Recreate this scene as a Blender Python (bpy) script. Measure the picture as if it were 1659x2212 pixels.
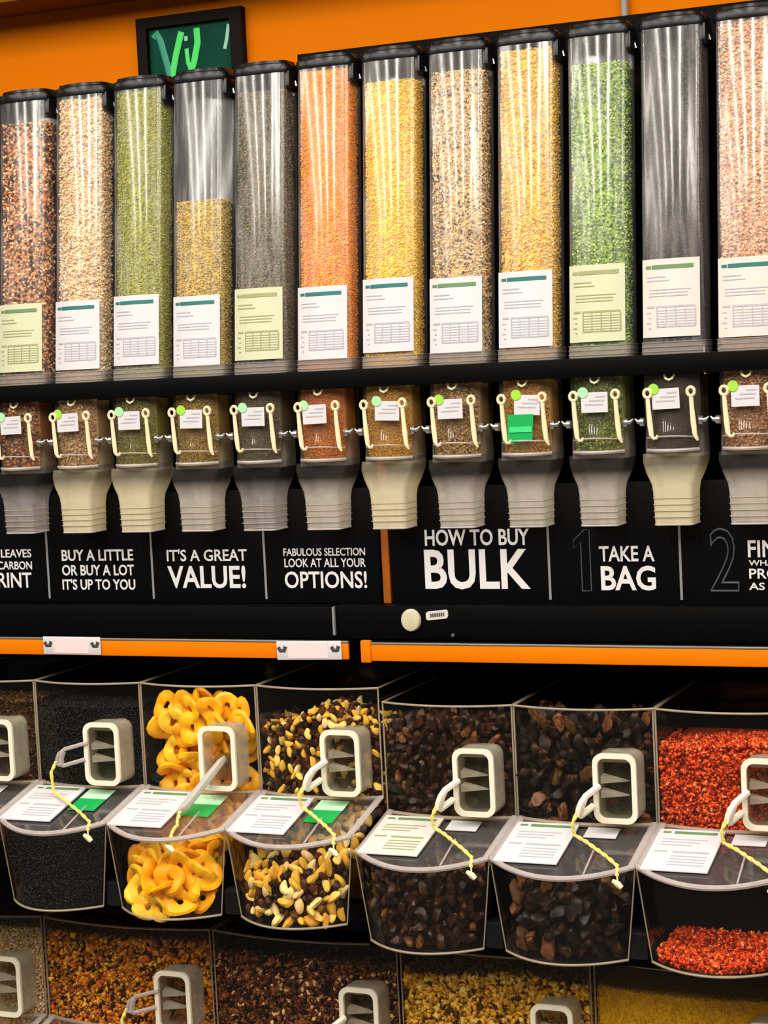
import bpy, bmesh, math, random
import numpy as np
from mathutils import Vector, Matrix, Euler

for o in list(bpy.data.objects): bpy.data.objects.remove(o)
scn = bpy.context.scene
COL = scn.collection
random.seed(7)
rng = np.random.default_rng(11)
PI = math.pi

# ------------------------------------------------------------------ camera
W, H, F = 1659, 2212, 4200.0
# world -> camera (x right, y down, z forward), calibrated from the shelf lines
RC = Matrix(((0.91970980, 0.38956529, -0.04871105),
             (-0.01531838, -0.08837100, -0.99596984),
             (-0.39229992, 0.91674939, -0.07530817)))
TC = Vector((0.03112079, 1.27719074, 3.75239629))
cpos = -(RC.transposed() @ TC)
flip = Matrix(((1, 0, 0), (0, -1, 0), (0, 0, -1)))
rot = RC.transposed() @ flip
cd = bpy.data.cameras.new('camera')
cd.sensor_fit = 'VERTICAL'
cd.sensor_height = 24.0
cd.lens = 24.0 * F / H
cam = bpy.data.objects.new('camera', cd)
COL.objects.link(cam)
cam.matrix_world = Matrix.Translation(cpos) @ rot.to_4x4()
scn.camera = cam

# ------------------------------------------------------------------ world, lights, exposure
world = bpy.data.worlds.new('store_air')
scn.world = world
world.use_nodes = True
bgn = world.node_tree.nodes['Background']
bgn.inputs[0].default_value = (1.0, 0.93, 0.84, 1)
bgn.inputs[1].default_value = 0.07
scn.view_settings.view_transform = 'Standard'
scn.view_settings.look = 'None'
scn.view_settings.gamma = 1.0
scn.view_settings.use_curve_mapping = False
scn.view_settings.exposure = -0.05
try:
    scn.cycles.transparent_max_bounces = 24
except Exception:
    pass
CEIL = 3.05
LAMP_X = (-2.4, -1.6, -0.8, 0.0, 0.8, 1.6, 2.4, 3.2)
LAMP_Y0, LAMP_Y1 = -3.6, -0.75
for lx in LAMP_X:
    ld = bpy.data.lights.new('ceiling_tube_light', 'AREA')
    ld.shape = 'RECTANGLE'
    ld.size = 0.12
    ld.size_y = LAMP_Y1 - LAMP_Y0
    ld.energy = 46
    ld.color = (1.0, 0.94, 0.85)
    lo = bpy.data.objects.new('ceiling_tube_light', ld)
    lo.location = (lx, (LAMP_Y0 + LAMP_Y1) / 2, CEIL - 0.09)
    COL.objects.link(lo)

# ------------------------------------------------------------------ materials
MATS = {}
def nt(name):
    m = bpy.data.materials.new(name)
    m.use_nodes = True
    t = m.node_tree
    t.nodes.clear()
    out = t.nodes.new('ShaderNodeOutputMaterial')
    MATS[name] = m
    return m, t, out
def N(t, kind, **kw):
    n = t.nodes.new(kind)
    for k, v in kw.items():
        if k.startswith('i_'):
            n.inputs[k[2:].replace('_', ' ')].default_value = v
        else:
            setattr(n, k, v)
    return n
def c4(c): return (c[0], c[1], c[2], 1.0)
def srgb(r, g, b):
    f = lambda v: ((v / 255 + 0.055) / 1.055) ** 2.4 if v > 10 else v / 255 / 12.92
    return (f(r), f(g), f(b))
def plain(name, col, rough=0.5, spec=0.5, metal=0.0, var=0.08, scale=40, bump=0.0):
    m, t, out = nt(name)
    p = N(t, 'ShaderNodeBsdfPrincipled')
    p.inputs['Roughness'].default_value = rough
    p.inputs['Metallic'].default_value = metal
    p.inputs['Specular IOR Level'].default_value = spec
    tc = N(t, 'ShaderNodeTexCoord')
    nz = N(t, 'ShaderNodeTexNoise')
    nz.inputs['Scale'].default_value = scale
    nz.inputs['Detail'].default_value = 3
    t.links.new(tc.outputs['Object'], nz.inputs['Vector'])
    mx = N(t, 'ShaderNodeMix', data_type='RGBA')
    mx.inputs[6].default_value = c4([v * (1 - var) for v in col])
    mx.inputs[7].default_value = c4([min(1, v * (1 + var)) for v in col])
    t.links.new(nz.outputs['Fac'], mx.inputs[0])
    t.links.new(mx.outputs[2], p.inputs['Base Color'])
    if bump:
        b = N(t, 'ShaderNodeBump')
        b.inputs['Strength'].default_value = bump
        b.inputs['Distance'].default_value = 0.002
        t.links.new(nz.outputs['Fac'], b.inputs['Height'])
        t.links.new(b.outputs[0], p.inputs['Normal'])
    t.links.new(p.outputs[0], out.inputs[0])
    return m
def clear(name, tint=(0.96, 0.96, 0.95), haze=0.06, hazecol=(0.9, 0.88, 0.86), rough=0.07, base=0.05, edge=0.6, streak=0.0, sscale=60):
    """thin clear plastic sheet: see-through, a pale diffuse share for scuffs and painted-in room reflection, glossy towards grazing"""
    m, t, out = nt(name)
    tr = N(t, 'ShaderNodeBsdfTransparent'); tr.inputs[0].default_value = c4(tint)
    df = N(t, 'ShaderNodeBsdfDiffuse'); df.inputs[0].default_value = c4(hazecol)
    gl = N(t, 'ShaderNodeBsdfGlossy'); gl.inputs[0].default_value = (1, 1, 1, 1); gl.inputs['Roughness'].default_value = rough
    m1 = N(t, 'ShaderNodeMixShader'); m1.inputs[0].default_value = haze
    tc = N(t, 'ShaderNodeTexCoord')
    mp = N(t, 'ShaderNodeMapping'); mp.inputs['Scale'].default_value = (1, 1, 0.05)
    nz = N(t, 'ShaderNodeTexNoise'); nz.inputs['Scale'].default_value = sscale; nz.inputs['Detail'].default_value = 2
    t.links.new(tc.outputs['Object'], mp.inputs[0]); t.links.new(mp.outputs[0], nz.inputs['Vector'])
    if streak:
        mr = N(t, 'ShaderNodeMapRange')
        mr.inputs['From Min'].default_value = 0.42; mr.inputs['From Max'].default_value = 0.7
        mr.inputs['To Min'].default_value = haze; mr.inputs['To Max'].default_value = haze + streak
        t.links.new(nz.outputs['Fac'], mr.inputs['Value'])
        t.links.new(mr.outputs[0], m1.inputs[0])
    b = N(t, 'ShaderNodeBump'); b.inputs['Strength'].default_value = 0.05; b.inputs['Distance'].default_value = 0.002
    t.links.new(nz.outputs['Fac'], b.inputs['Height']); t.links.new(b.outputs[0], gl.inputs['Normal'])
    t.links.new(tr.outputs[0], m1.inputs[1]); t.links.new(df.outputs[0], m1.inputs[2])
    lw = N(t, 'ShaderNodeLayerWeight'); lw.inputs[0].default_value = 0.5
    pw = N(t, 'ShaderNodeMath', operation='POWER'); pw.inputs[1].default_value = 4
    ml = N(t, 'ShaderNodeMath', operation='MULTIPLY_ADD'); ml.inputs[1].default_value = edge; ml.inputs[2].default_value = base
    t.links.new(lw.outputs['Facing'], pw.inputs[0]); t.links.new(pw.outputs[0], ml.inputs[0])
    m2 = N(t, 'ShaderNodeMixShader')
    t.links.new(ml.outputs[0], m2.inputs[0]); t.links.new(m1.outputs[0], m2.inputs[1]); t.links.new(gl.outputs[0], m2.inputs[2])
    t.links.new(m2.outputs[0], out.inputs[0])
    return m
def frosted(name, col, opac=0.7, rough=0.35, transl=0.35, zfade=None):
    m, t, out = nt(name)
    tr = N(t, 'ShaderNodeBsdfTransparent'); tr.inputs[0].default_value = c4((0.9, 0.88, 0.84))
    p = N(t, 'ShaderNodeBsdfPrincipled'); p.inputs['Base Color'].default_value = c4(col); p.inputs['Roughness'].default_value = rough
    tl = N(t, 'ShaderNodeBsdfTranslucent'); tl.inputs[0].default_value = c4(col)
    ma = N(t, 'ShaderNodeMixShader'); ma.inputs[0].default_value = transl
    t.links.new(p.outputs[0], ma.inputs[1]); t.links.new(tl.outputs[0], ma.inputs[2])
    tc = N(t, 'ShaderNodeTexCoord'); nz = N(t, 'ShaderNodeTexNoise'); nz.inputs['Scale'].default_value = 45
    t.links.new(tc.outputs['Object'], nz.inputs['Vector'])
    mr = N(t, 'ShaderNodeMapRange'); mr.inputs['To Min'].default_value = max(0, opac - 0.18); mr.inputs['To Max'].default_value = min(1, opac + 0.18)
    t.links.new(nz.outputs['Fac'], mr.inputs['Value'])
    mb = N(t, 'ShaderNodeMixShader')
    fac = mr.outputs[0]
    if zfade:      # opacity by height: clearer at the top, denser towards the mouth
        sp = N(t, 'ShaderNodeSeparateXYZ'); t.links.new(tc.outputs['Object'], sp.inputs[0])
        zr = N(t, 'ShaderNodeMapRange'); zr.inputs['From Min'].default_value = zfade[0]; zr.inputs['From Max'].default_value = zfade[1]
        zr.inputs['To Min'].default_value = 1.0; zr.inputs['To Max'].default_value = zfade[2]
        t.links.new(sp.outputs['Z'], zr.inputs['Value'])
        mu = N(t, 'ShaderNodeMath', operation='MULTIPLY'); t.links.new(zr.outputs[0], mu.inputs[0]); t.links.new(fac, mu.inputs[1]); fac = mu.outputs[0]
    t.links.new(fac, mb.inputs[0]); t.links.new(tr.outputs[0], mb.inputs[1]); t.links.new(ma.outputs[0], mb.inputs[2])
    t.links.new(mb.outputs[0], out.inputs[0])
    return m
def attr_mat(name, rough=0.55, spec=0.4):
    m, t, out = nt(name)
    a = N(t, 'ShaderNodeAttribute', attribute_name='Col')
    tc = N(t, 'ShaderNodeTexCoord'); nz = N(t, 'ShaderNodeTexNoise'); nz.inputs['Scale'].default_value = 180
    t.links.new(tc.outputs['Object'], nz.inputs['Vector'])
    hs = N(t, 'ShaderNodeHueSaturation')
    mr = N(t, 'ShaderNodeMapRange'); mr.inputs['To Min'].default_value = 0.85; mr.inputs['To Max'].default_value = 1.15
    t.links.new(nz.outputs['Fac'], mr.inputs['Value']); t.links.new(mr.outputs[0], hs.inputs['Value'])
    t.links.new(a.outputs['Color'], hs.inputs['Color'])
    p = N(t, 'ShaderNodeBsdfPrincipled'); p.inputs['Roughness'].default_value = rough; p.inputs['Specular IOR Level'].default_value = spec
    t.links.new(hs.outputs[0], p.inputs['Base Color']); t.links.new(p.outputs[0], out.inputs[0])
    return m

plain('wall_orange', srgb(224, 118, 0), 0.7, spec=0.05, var=0.04, scale=4)
plain('bulkhead_olive', srgb(128, 82, 4), 0.8, spec=0.05, var=0.05, scale=4)
plain('ceiling_white', (0.75, 0.72, 0.66), 0.8)
plain('floor_grey', (0.10, 0.09, 0.08), 0.4, scale=6)
plain('black_steel', (0.0016, 0.0016, 0.0018), 0.5, spec=0.06, scale=20)
plain('black_plastic', (0.005, 0.005, 0.006), 0.3, spec=0.35, scale=60)
plain('sign_black', (0.0022, 0.0022, 0.0026), 0.45, spec=0.09, scale=10)
plain('strip_orange', srgb(224, 116, 0), 0.5, spec=0.1, var=0.04, scale=8)
plain('strip_edge', (0.35, 0.33, 0.3), 0.3, metal=0.6)
plain('upright_orange', srgb(165, 85, 8), 0.5)
plain('steel', (0.6, 0.6, 0.6), 0.25, metal=0.9)
plain('grey_pipe', (0.32, 0.31, 0.28), 0.5)
plain('divider_grey', (0.24, 0.24, 0.25), 0.5)
plain('letter_white', (0.72, 0.70, 0.70), 0.5, var=0.03)
plain('numeral_teal', (0.055, 0.075, 0.08), 0.5)
plain('paper_white', (0.60, 0.585, 0.61), 0.55, var=0.02)
plain('paper_cream', srgb(194, 197, 162), 0.55, var=0.03)
plain('paper_ivory', srgb(206, 198, 190), 0.55, var=0.03)
plain('paper_pink', srgb(226, 205, 205), 0.55, var=0.03)
plain('print_grey', (0.42, 0.40, 0.44), 0.6, var=0.1)
plain('print_olive', srgb(150, 152, 104), 0.6, var=0.1)
plain('print_teal', srgb(20, 105, 100), 0.6)
plain('print_green', srgb(95, 130, 80), 0.6)
plain('print_dark', (0.05, 0.04, 0.04), 0.6)
plain('sticker_green', srgb(0, 160, 75), 0.45)
plain('sticker_light', srgb(60, 205, 120), 0.45)
plain('sticker_mint', srgb(185, 235, 195), 0.45)
plain('dot_lime', srgb(150, 205, 60), 0.45)
plain('dot_mint', srgb(160, 215, 165), 0.45)
plain('lever_cream', srgb(228, 210, 172), 0.35, var=0.04)
plain('knob_beige', srgb(196, 188, 158), 0.45, var=0.12, scale=90)
plain('tether_yellow', srgb(232, 214, 110), 0.4, var=0.08)
plain('clip_ivory', srgb(232, 222, 180), 0.4)
plain('frame_brown', srgb(14, 5, 3), 0.6, spec=0.1)
plain('canvas_green', srgb(0, 62, 48), 0.6, spec=0.1, var=0.6, scale=9)
plain('stroke_teal', srgb(20, 145, 112), 0.5)
plain('stroke_green', srgb(60, 220, 95), 0.5)
plain('stroke_pale', srgb(150, 205, 175), 0.5)
plain('light_diffuser', (0.8, 0.8, 0.78), 0.5)
clear('tube_clear', tint=(0.99, 0.99, 0.985), haze=0.05, streak=0.12, base=0.045, rough=0.13, sscale=90, hazecol=(0.86, 0.82, 0.82))  # pale diffuse haze stands in for the bright store reflected in the tubes
clear('collar_clear', haze=0.45, hazecol=(0.42, 0.38, 0.35), base=0.08, tint=(0.8, 0.78, 0.75))
clear('gate_clear', haze=0.05, tint=(0.66, 0.60, 0.50), hazecol=(0.75, 0.66, 0.52), base=0.05, edge=0.5)
clear('shroud_clear', haze=0.10, tint=(0.84, 0.81, 0.76), hazecol=(0.8, 0.74, 0.66), base=0.05, edge=0.7)
clear('bin_clear', haze=0.004, tint=(0.95, 0.94, 0.92), hazecol=(0.75, 0.70, 0.64), base=0.018, edge=0.4)
clear('lid_clear', haze=0.08, tint=(0.86, 0.85, 0.84), hazecol=(0.62, 0.58, 0.58), base=0.06, edge=0.5)
frosted('rim_clear', srgb(214, 204, 200), 0.8)
frosted('edge_clear', srgb(205, 190, 165), 0.6)
frosted('holder_clear', srgb(218, 210, 188), 0.42, transl=0.3)
plain('holder_rim', srgb(238, 230, 208), 0.35, var=0.03)
frosted('scoop_clear', srgb(120, 120, 100), 0.3, rough=0.25)
frosted('scoop_white', srgb(225, 222, 215), 0.85)
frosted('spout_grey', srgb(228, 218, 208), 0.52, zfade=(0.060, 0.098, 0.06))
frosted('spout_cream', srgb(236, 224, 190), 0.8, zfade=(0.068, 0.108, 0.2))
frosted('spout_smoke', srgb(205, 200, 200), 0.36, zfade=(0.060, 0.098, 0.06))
attr_mat('grain', 0.7, 0.12)
attr_mat('grain_gloss', 0.42, 0.25)

# ------------------------------------------------------------------ mesh helpers
class MB:
    def __init__(s): s.v = []; s.f = []
    def add(s, vs, fs):
        o = len(s.v); s.v += [tuple(v) for v in vs]; s.f += [tuple(i + o for i in f) for f in fs]; return s
    def box(s, x0, x1, y0, y1, z0, z1):
        return s.add([(x0,y0,z0),(x1,y0,z0),(x1,y1,z0),(x0,y1,z0),(x0,y0,z1),(x1,y0,z1),(x1,y1,z1),(x0,y1,z1)],
                     [(0,3,2,1),(4,5,6,7),(0,1,5,4),(1,2,6,5),(2,3,7,6),(3,0,4,7)])
    def loft(s, rings, cap0=True, cap1=True, closed=True):
        n = len(rings[0]); vs = [p for r in rings for p in r]; fs = []
        for k in range(len(rings) - 1):
            for i in range(n if closed else n - 1):
                j = (i + 1) % n
                fs.append((k*n+i, k*n+j, (k+1)*n+j, (k+1)*n+i))
        if cap0: fs.append(tuple(reversed(range(n))))
        if cap1: fs.append(tuple(range((len(rings)-1)*n, len(rings)*n)))
        return s.add(vs, fs)
    def tube(s, pts, r, n=8, caps=True, flat=1.0, up=(0, 0, 1)):
        pts = [Vector(p) for p in pts]; rings = []
        up = Vector(up); prev = None
        for i, p in enumerate(pts):
            d = (pts[min(i+1, len(pts)-1)] - pts[max(i-1, 0)]).normalized()
            if prev is None:
                a = d.cross(up) if abs(d.dot(up)) < 0.95 else d.cross(Vector((0, 1, 0)))
            else:
                a = prev - d * prev.dot(d)
            a.normalize(); prev = a; b = d.cross(a)
            rr = r[i] if hasattr(r, '__len__') else r
            rings.append([tuple(p + a * math.cos(2*PI*k/n) * rr + b * math.sin(2*PI*k/n) * rr * flat) for k in range(n)])
        return s.loft(rings, caps, caps)
    def cyl(s, p0, p1, r, n=14, r1=None):
        return s.tube([p0, p1], [r, r if r1 is None else r1], n)
    def mesh(s, name, smooth=False):
        me = bpy.data.meshes.new(name); me.from_pydata(s.v, [], s.f); me.validate()
        bm = bmesh.new(); bm.from_mesh(me); bmesh.ops.recalc_face_normals(bm, faces=bm.faces); bm.to_mesh(me); bm.free()
        if smooth: smooth_mesh(me)
        return me
def smooth_mesh(me, angle=40):
    me.polygons.foreach_set('use_smooth', [True] * len(me.polygons))
    try:
        me.set_sharp_from_angle(angle=math.radians(angle))
    except Exception:
        pass
def obj(name, me, mat=None, parent=None, loc=(0, 0, 0), rot=(0, 0, 0), smooth=False):
    if isinstance(me, MB): me = me.mesh(name, smooth)
    if mat and not me.materials: me.materials.append(MATS[mat])
    o = bpy.data.objects.new(name, me); COL.objects.link(o)
    if parent: o.parent = parent
    o.location = loc; o.rotation_euler = rot
    if mat and me.materials[0].name != mat:
        o.material_slots[0].link = 'OBJECT'; o.material_slots[0].material = MATS[mat]
    return o
def tag(o, label=None, cat=None, group=None, kind=None):
    if label: o['label'] = label
    if cat: o['category'] = cat
    if group: o['group'] = group
    if kind: o['kind'] = kind
    return o
def thing(name, label, cat, loc=(0, 0, 0), group=None):
    o = bpy.data.objects.new(name, None); COL.objects.link(o); o.location = loc
    o.empty_display_size = 0.05
    return tag(o, label, cat, group)
def struct(name, mb, mat, parent=None):
    o = obj(name, mb, mat, parent); o['kind'] = 'structure'; return o
def bevel(me, w=0.002, seg=2):
    bm = bmesh.new(); bm.from_mesh(me)
    bmesh.ops.bevel(bm, geom=bm.edges, offset=w, segments=seg, affect='EDGES', profile=0.5, clamp_overlap=True)
    bm.to_mesh(me); bm.free(); smooth_mesh(me); return me
def bbox_mesh(x0, x1, y0, y1, z0, z1, name, w=0.002):
    return bevel(MB().box(x0, x1, y0, y1, z0, z1).mesh(name), w)
CACHE = {}
def M(key, fn):
    if key not in CACHE: CACHE[key] = fn()
    return CACHE[key]
def rrect(w, h, r, n=5, cx=0, cz=0):
    """rounded rectangle in 2D, counter-clockwise"""
    pts = []
    for sx, sz, a0 in ((1, -1, -PI/2), (1, 1, 0), (-1, 1, PI/2), (-1, -1, PI)):
        for k in range(n + 1):
            a = a0 + PI/2 * k / n
            pts.append((cx + sx * (w/2 - r) + r * math.cos(a), cz + sz * (h/2 - r) + r * math.sin(a)))
    return pts
def text_mesh(txt, x0, x1, z0, z1, bold=0.0, outline=0.0, name='lettering'):
    cu = bpy.data.curves.new('txt', 'FONT'); cu.body = txt; cu.size = 1; cu.resolution_u = 3
    cu.offset = bold
    if outline:
        cu.fill_mode = 'NONE'; cu.bevel_depth = outline; cu.bevel_resolution = 0
    else:
        cu.extrude = 0.001
    o = bpy.data.objects.new('txt', cu); COL.objects.link(o)
    dg = bpy.context.evaluated_depsgraph_get()
    me = bpy.data.meshes.new_from_object(o.evaluated_get(dg))
    bpy.data.objects.remove(o); me.name = name
    n = len(me.vertices); co = np.empty(n * 3); me.vertices.foreach_get('co', co); co = co.reshape(-1, 3)
    a, b = co.min(0), co.max(0)
    out = np.empty_like(co)
    out[:, 0] = x0 + (co[:, 0] - a[0]) / (b[0] - a[0]) * (x1 - x0)
    out[:, 2] = z0 + (co[:, 1] - a[1]) / (b[1] - a[1]) * (z1 - z0)
    dz = (co[:, 2] - a[2]) / max(1e-6, b[2] - a[2])
    out[:, 1] = -dz * 0.0012
    me.vertices.foreach_set('co', out.ravel()); me.update(); me.materials.clear()
    return me

# --- fast grain meshes -------------------------------------------------
OCT = np.array([(1,0,0),(-1,0,0),(0,1,0),(0,-1,0),(0,0,1),(0,0,-1)], float)
OCF = np.array([(0,2,4),(2,1,4),(1,3,4),(3,0,4),(2,0,5),(1,2,5),(3,1,5),(0,3,5)])
def rand_rot(n):
    q = rng.normal(size=(n, 4)); q /= np.linalg.norm(q, axis=1)[:, None]
    w, x, y, z = q.T
    return np.stack([np.stack([1-2*(y*y+z*z), 2*(x*y-z*w), 2*(x*z+y*w)], -1),
                     np.stack([2*(x*y+z*w), 1-2*(x*x+z*z), 2*(y*z-x*w)], -1),
                     np.stack([2*(x*z-y*w), 2*(y*z+x*w), 1-2*(x*x+y*y)], -1)], 1)
def pick(cols, n, jit=0.12):
    """cols: [(weight,(r,g,b))...] linear"""
    w = np.array([c[0] for c in cols], float); w /= w.sum()
    base = np.array([c[1] for c in cols])[rng.choice(len(cols), n, p=w)]
    return np.clip(base * (1 + rng.normal(0, jit, (n, 1))) * (1 + rng.normal(0, jit * 0.35, (n, 3))), 0, 1)
def grain_mesh(name, pts, size, cols, core=None, corecol=None):
    """pts (n,3); size = (a,b,c) half axes; one octahedron each, colour per grain; core = MB"""
    n = len(pts)
    R = rand_rot(n)
    s = np.array(size)[None, :] * rng.uniform(0.75, 1.25, (n, 1))
    loc = OCT[None] * s[:, None, :]
    v = np.einsum('nij,nkj->nki', R, loc) + pts[:, None, :]
    v = v.reshape(-1, 3)
    f = (OCF[None] + 6 * np.arange(n)[:, None, None]).reshape(-1, 3)
    col = np.repeat(cols, 6, axis=0)
    nv = len(v)
    cv = np.array(core.v, float) if core else np.zeros((0, 3))
    me = bpy.data.meshes.new(name)
    allv = np.concatenate([v, cv]); me.vertices.add(len(allv)); me.vertices.foreach_set('co', allv.ravel())
    loops = f.ravel().tolist(); starts = list(range(0, len(loops), 3))
    if core:
        for fc in core.f:
            starts.append(len(loops)); loops += [i + nv for i in fc]
    me.loops.add(len(loops)); me.loops.foreach_set('vertex_index', loops)
    me.polygons.add(len(starts)); me.polygons.foreach_set('loop_start', starts)
    me.update(calc_edges=True)
    at = me.color_attributes.new('Col', 'FLOAT_COLOR', 'POINT')
    ca = np.ones((len(allv), 4)); ca[:nv, :3] = col
    if core: ca[nv:, :3] = np.array(corecol)
    at.data.foreach_set('color', ca.ravel().astype(np.float32))
    sm = np.zeros(len(starts), bool); sm[:len(f)] = True
    me.polygons.foreach_set('use_smooth', sm)
    return me

# ================================================================== THE PLACE
struct('floor', MB().box(-3.2, 3.6, -6.5, 0.5, -0.05, 0.0), 'floor_grey')
struct('ceiling', MB().box(-3.2, 3.6, -6.5, 0.5, CEIL, CEIL + 0.05), 'ceiling_white')
struct('wall_back', MB().box(-3.2, 3.6, 0.35, 0.45, 0.0, CEIL), 'wall_orange')
struct('trim_1', MB().box(-3.2, 3.6, 0.20, 0.35, 2.357, CEIL), 'bulkhead_olive')
for lx in LAMP_X:
    L = thing('ceiling_light', 'long white fluorescent ceiling light above the aisle', 'ceiling light', (lx, (LAMP_Y0 + LAMP_Y1) / 2, CEIL), 'ceiling lights above the aisle')
    h = (LAMP_Y1 - LAMP_Y0) / 2
    obj('housing', M('lamp_housing', lambda: bbox_mesh(-0.11, 0.11, -h, h, -0.07, 0.0, 'housing')), 'light_diffuser', L)

# conduit behind the tubes
obj_p = obj('conduit', MB().cyl((0.441, 0.338, 2.0), (0.441, 0.338, CEIL), 0.007), 'grey_pipe', smooth=True)
tag(obj_p, 'thin grey conduit running up the orange wall', 'conduit')

# framed picture
P = thing('framed_picture', 'dark framed green picture with script letters on the orange wall', 'picture', (-0.499, 0.348, 2.08))
w2, h2 = 0.125, 0.232
fr = MB()
for a in ((-w2, w2, 0, 0.022), (-w2, w2, h2 - 0.022, h2)): fr.box(a[0], a[1], -0.02, 0, a[2], a[3])
for a in ((-w2, -w2 + 0.024), (w2 - 0.028, w2)): fr.box(a[0], a[1], -0.02, 0, 0.022, h2 - 0.022)
obj('frame', fr, 'frame_brown', P)
cv = obj('canvas', MB().box(-w2 + 0.024, w2 - 0.028, -0.008, -0.002, 0.022, h2 - 0.022), 'canvas_green', P)
def stroke(pts, r): return MB().tube([(x, -0.0092, z) for x, z in pts], r, 8, flat=0.15, up=(0, 1, 0))
obj('letter_stroke', stroke([(-0.090, 0.190), (-0.082, 0.200), (-0.073, 0.182), (-0.060, 0.130), (-0.053, 0.098)], 0.0075), 'stroke_teal', cv)
obj('letter_stroke', stroke([(-0.052, 0.098), (-0.038, 0.150), (-0.022, 0.196)], 0.0075), 'stroke_green', cv)
obj('letter_stroke', stroke([(-0.012, 0.186), (-0.012, 0.176)], 0.004), 'stroke_pale', cv)
obj('letter_stroke', stroke([(-0.012, 0.160), (-0.010, 0.130), (-0.002, 0.112)], 0.005), 'stroke_green', cv)
obj('letter_stroke', stroke([(0.014, 0.200), (0.015, 0.170), (0.004, 0.130), (-0.008, 0.105)], 0.0075), 'stroke_green', cv)
obj('letter_stroke', stroke([(0.090, 0.200), (0.084, 0.170), (0.078, 0.150)], 0.004), 'stroke_pale', cv)

# ---- gondola: back panels, upright, shelves
G = thing('shelving_back', 'black steel shelving back panel behind the dispensers and bins', 'shelving', (0, 0.3, 0))
obj('back_panel', MB().box(-1.35, 1.35, 0.01, 0.035, 0.0, 1.2), 'black_steel', G)
obj('back_panel', MB().box(-1.35, -0.19, -0.10, -0.085, 1.2, 2.150), 'black_steel', G)
obj('back_panel', MB().box(-0.19, 1.35, -0.10, -0.085, 1.2, 2.176), 'black_steel', G)
for x in (-1.33, -0.03, 1.30):
    obj('upright', MB().box(x, x + 0.03, 0.036, 0.048, 0.0, 2.1), 'black_steel', G)

def shelf(name, label, x0, x1, z0, z1, yf, strip=None, thick=0.03):
    S = thing(name, label, 'shelf', ((x0 + x1) / 2, 0, z0))
    hx = (x1 - x0) / 2
    obj('shelf_board', bbox_mesh(-hx, hx, yf, 0.305, 0, z1 - z0, 'shelf_board', 0.0015), 'black_steel', S)
    return S, hx
S1, hx = shelf('shelf', 'black shelf with orange edge strip holding the two paper price tags', -1.35, -0.044, 1.006, 1.040, -0.014)
obj('edge_strip', bbox_mesh(-hx, hx, -0.022, -0.0145, -0.001, 0.030, 'edge_strip', 0.0015), 'strip_orange', S1)
obj('strip_channel', bbox_mesh(-hx, hx, -0.023, -0.0145, 0.0305, 0.034, 'strip_channel', 0.001), 'strip_edge', S1)
S2, hx = shelf('shelf', 'black shelf with plain orange edge strip under the how to buy bulk sign', -0.017, 1.35, 1.003, 1.038, -0.014)
obj('edge_strip', bbox_mesh(-hx, hx, -0.022, -0.0145, 0.000, 0.031, 'edge_strip', 0.0015), 'strip_orange', S2)
obj('strip_channel', bbox_mesh(-hx, hx, -0.023, -0.0145, 0.0315, 0.035, 'strip_channel', 0.001), 'strip_edge', S2)
obj('strip_end_cap', bbox_mesh(-hx, -hx + 0.020, -0.026, -0.0145, -0.003, 0.039, 'strip_end_cap', 0.002), 'strip_orange', S2)
for (x0, x1, z, lab, tl) in ((-0.718, -0.584, 1.007, 'white price tag on the orange strip below the BUY A LITTLE sign', 0.0), (-0.192, -0.056, 1.004, 'white price tag on the orange strip beside the shelf end', -0.02)):
    T = thing('price_tag', lab, 'price tag', ((x0 + x1) / 2, -0.024, z), 'price tags on the orange strip')
    T.rotation_euler = (0, tl, 0)
    hx = (x1 - x0) / 2
    obj('card', bbox_mesh(-hx, hx, -0.002, 0.0, 0, 0.036, 'card', 0.0008), 'paper_white', T)
    obj('printed_panel', MB().box(-hx + 0.024, hx - 0.028, -0.0026, -0.0021, 0.003, 0.033), 'paper_pink', T)
    for sx in (-1, 1):
        obj('corner_notch', MB().tube([(sx * (hx - 0.012) - 0.008, -0.0024, 0.025), (sx * (hx - 0.012) - 0.004, -0.0025, 0.018), (sx * (hx - 0.012) + 0.004, -0.0025, 0.018), (sx * (hx - 0.012) + 0.007, -0.0024, 0.026)], 0.004, 6, flat=0.2, up=(0, 1, 0)), 'print_dark', T)

# fascia under the signs, with a cap, a little plate and a screw
FA = thing('fascia_panel', 'black fascia panel under the bulk food signs', 'panel', (0, 0, 1.040))
obj('panel', bbox_mesh(-1.35, -0.083, 0.0, 0.2, 0.0005, 0.062, 'panel', 0.001), 'black_steel', FA)
obj('panel', bbox_mesh(-0.079, 1.35, 0.004, 0.2, 0.0005, 0.064, 'panel', 0.001), 'black_steel', FA)
obj('panel_joint', MB().box(-0.0828, -0.0792, -0.002, 0.1, 0.008, 0.062), 'divider_grey', FA)
kn = MB(); rings = []
for (yy, rr) in ((0.0, 0.0195), (-0.005, 0.0195), (-0.008, 0.0175), (-0.009, 0.013)):
    rings.append([(0.078 + rr * math.cos(2*PI*k/28), yy + 0.0035, 0.0375 + rr * 1.1 * math.sin(2*PI*k/28)) for k in range(28)])
kn.loft(rings)
obj('round_cap', kn, 'knob_beige', FA, smooth=True)
pl = MB(); o2 = rrect(0.044, 0.0165, 0.005, 4, 0.130, 0.0475)
pl.loft([[(x, 0.004, z + 0.10 * (x - 0.13)) for x, z in o2], [(x, 0.0015, z + 0.10 * (x - 0.13)) for x, z in o2]])
pp = obj('name_plate', pl, 'paper_ivory', FA)
mk = MB()
for k in range(7):
    x = 0.117 + k * 0.0042; mk.box(x, x + 0.0026, 0.0008, 0.0014, 0.0445 + 0.1 * (x - 0.13), 0.0515 + 0.1 * (x - 0.13))
obj('plate_print', mk, 'print_dark', pp)
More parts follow.
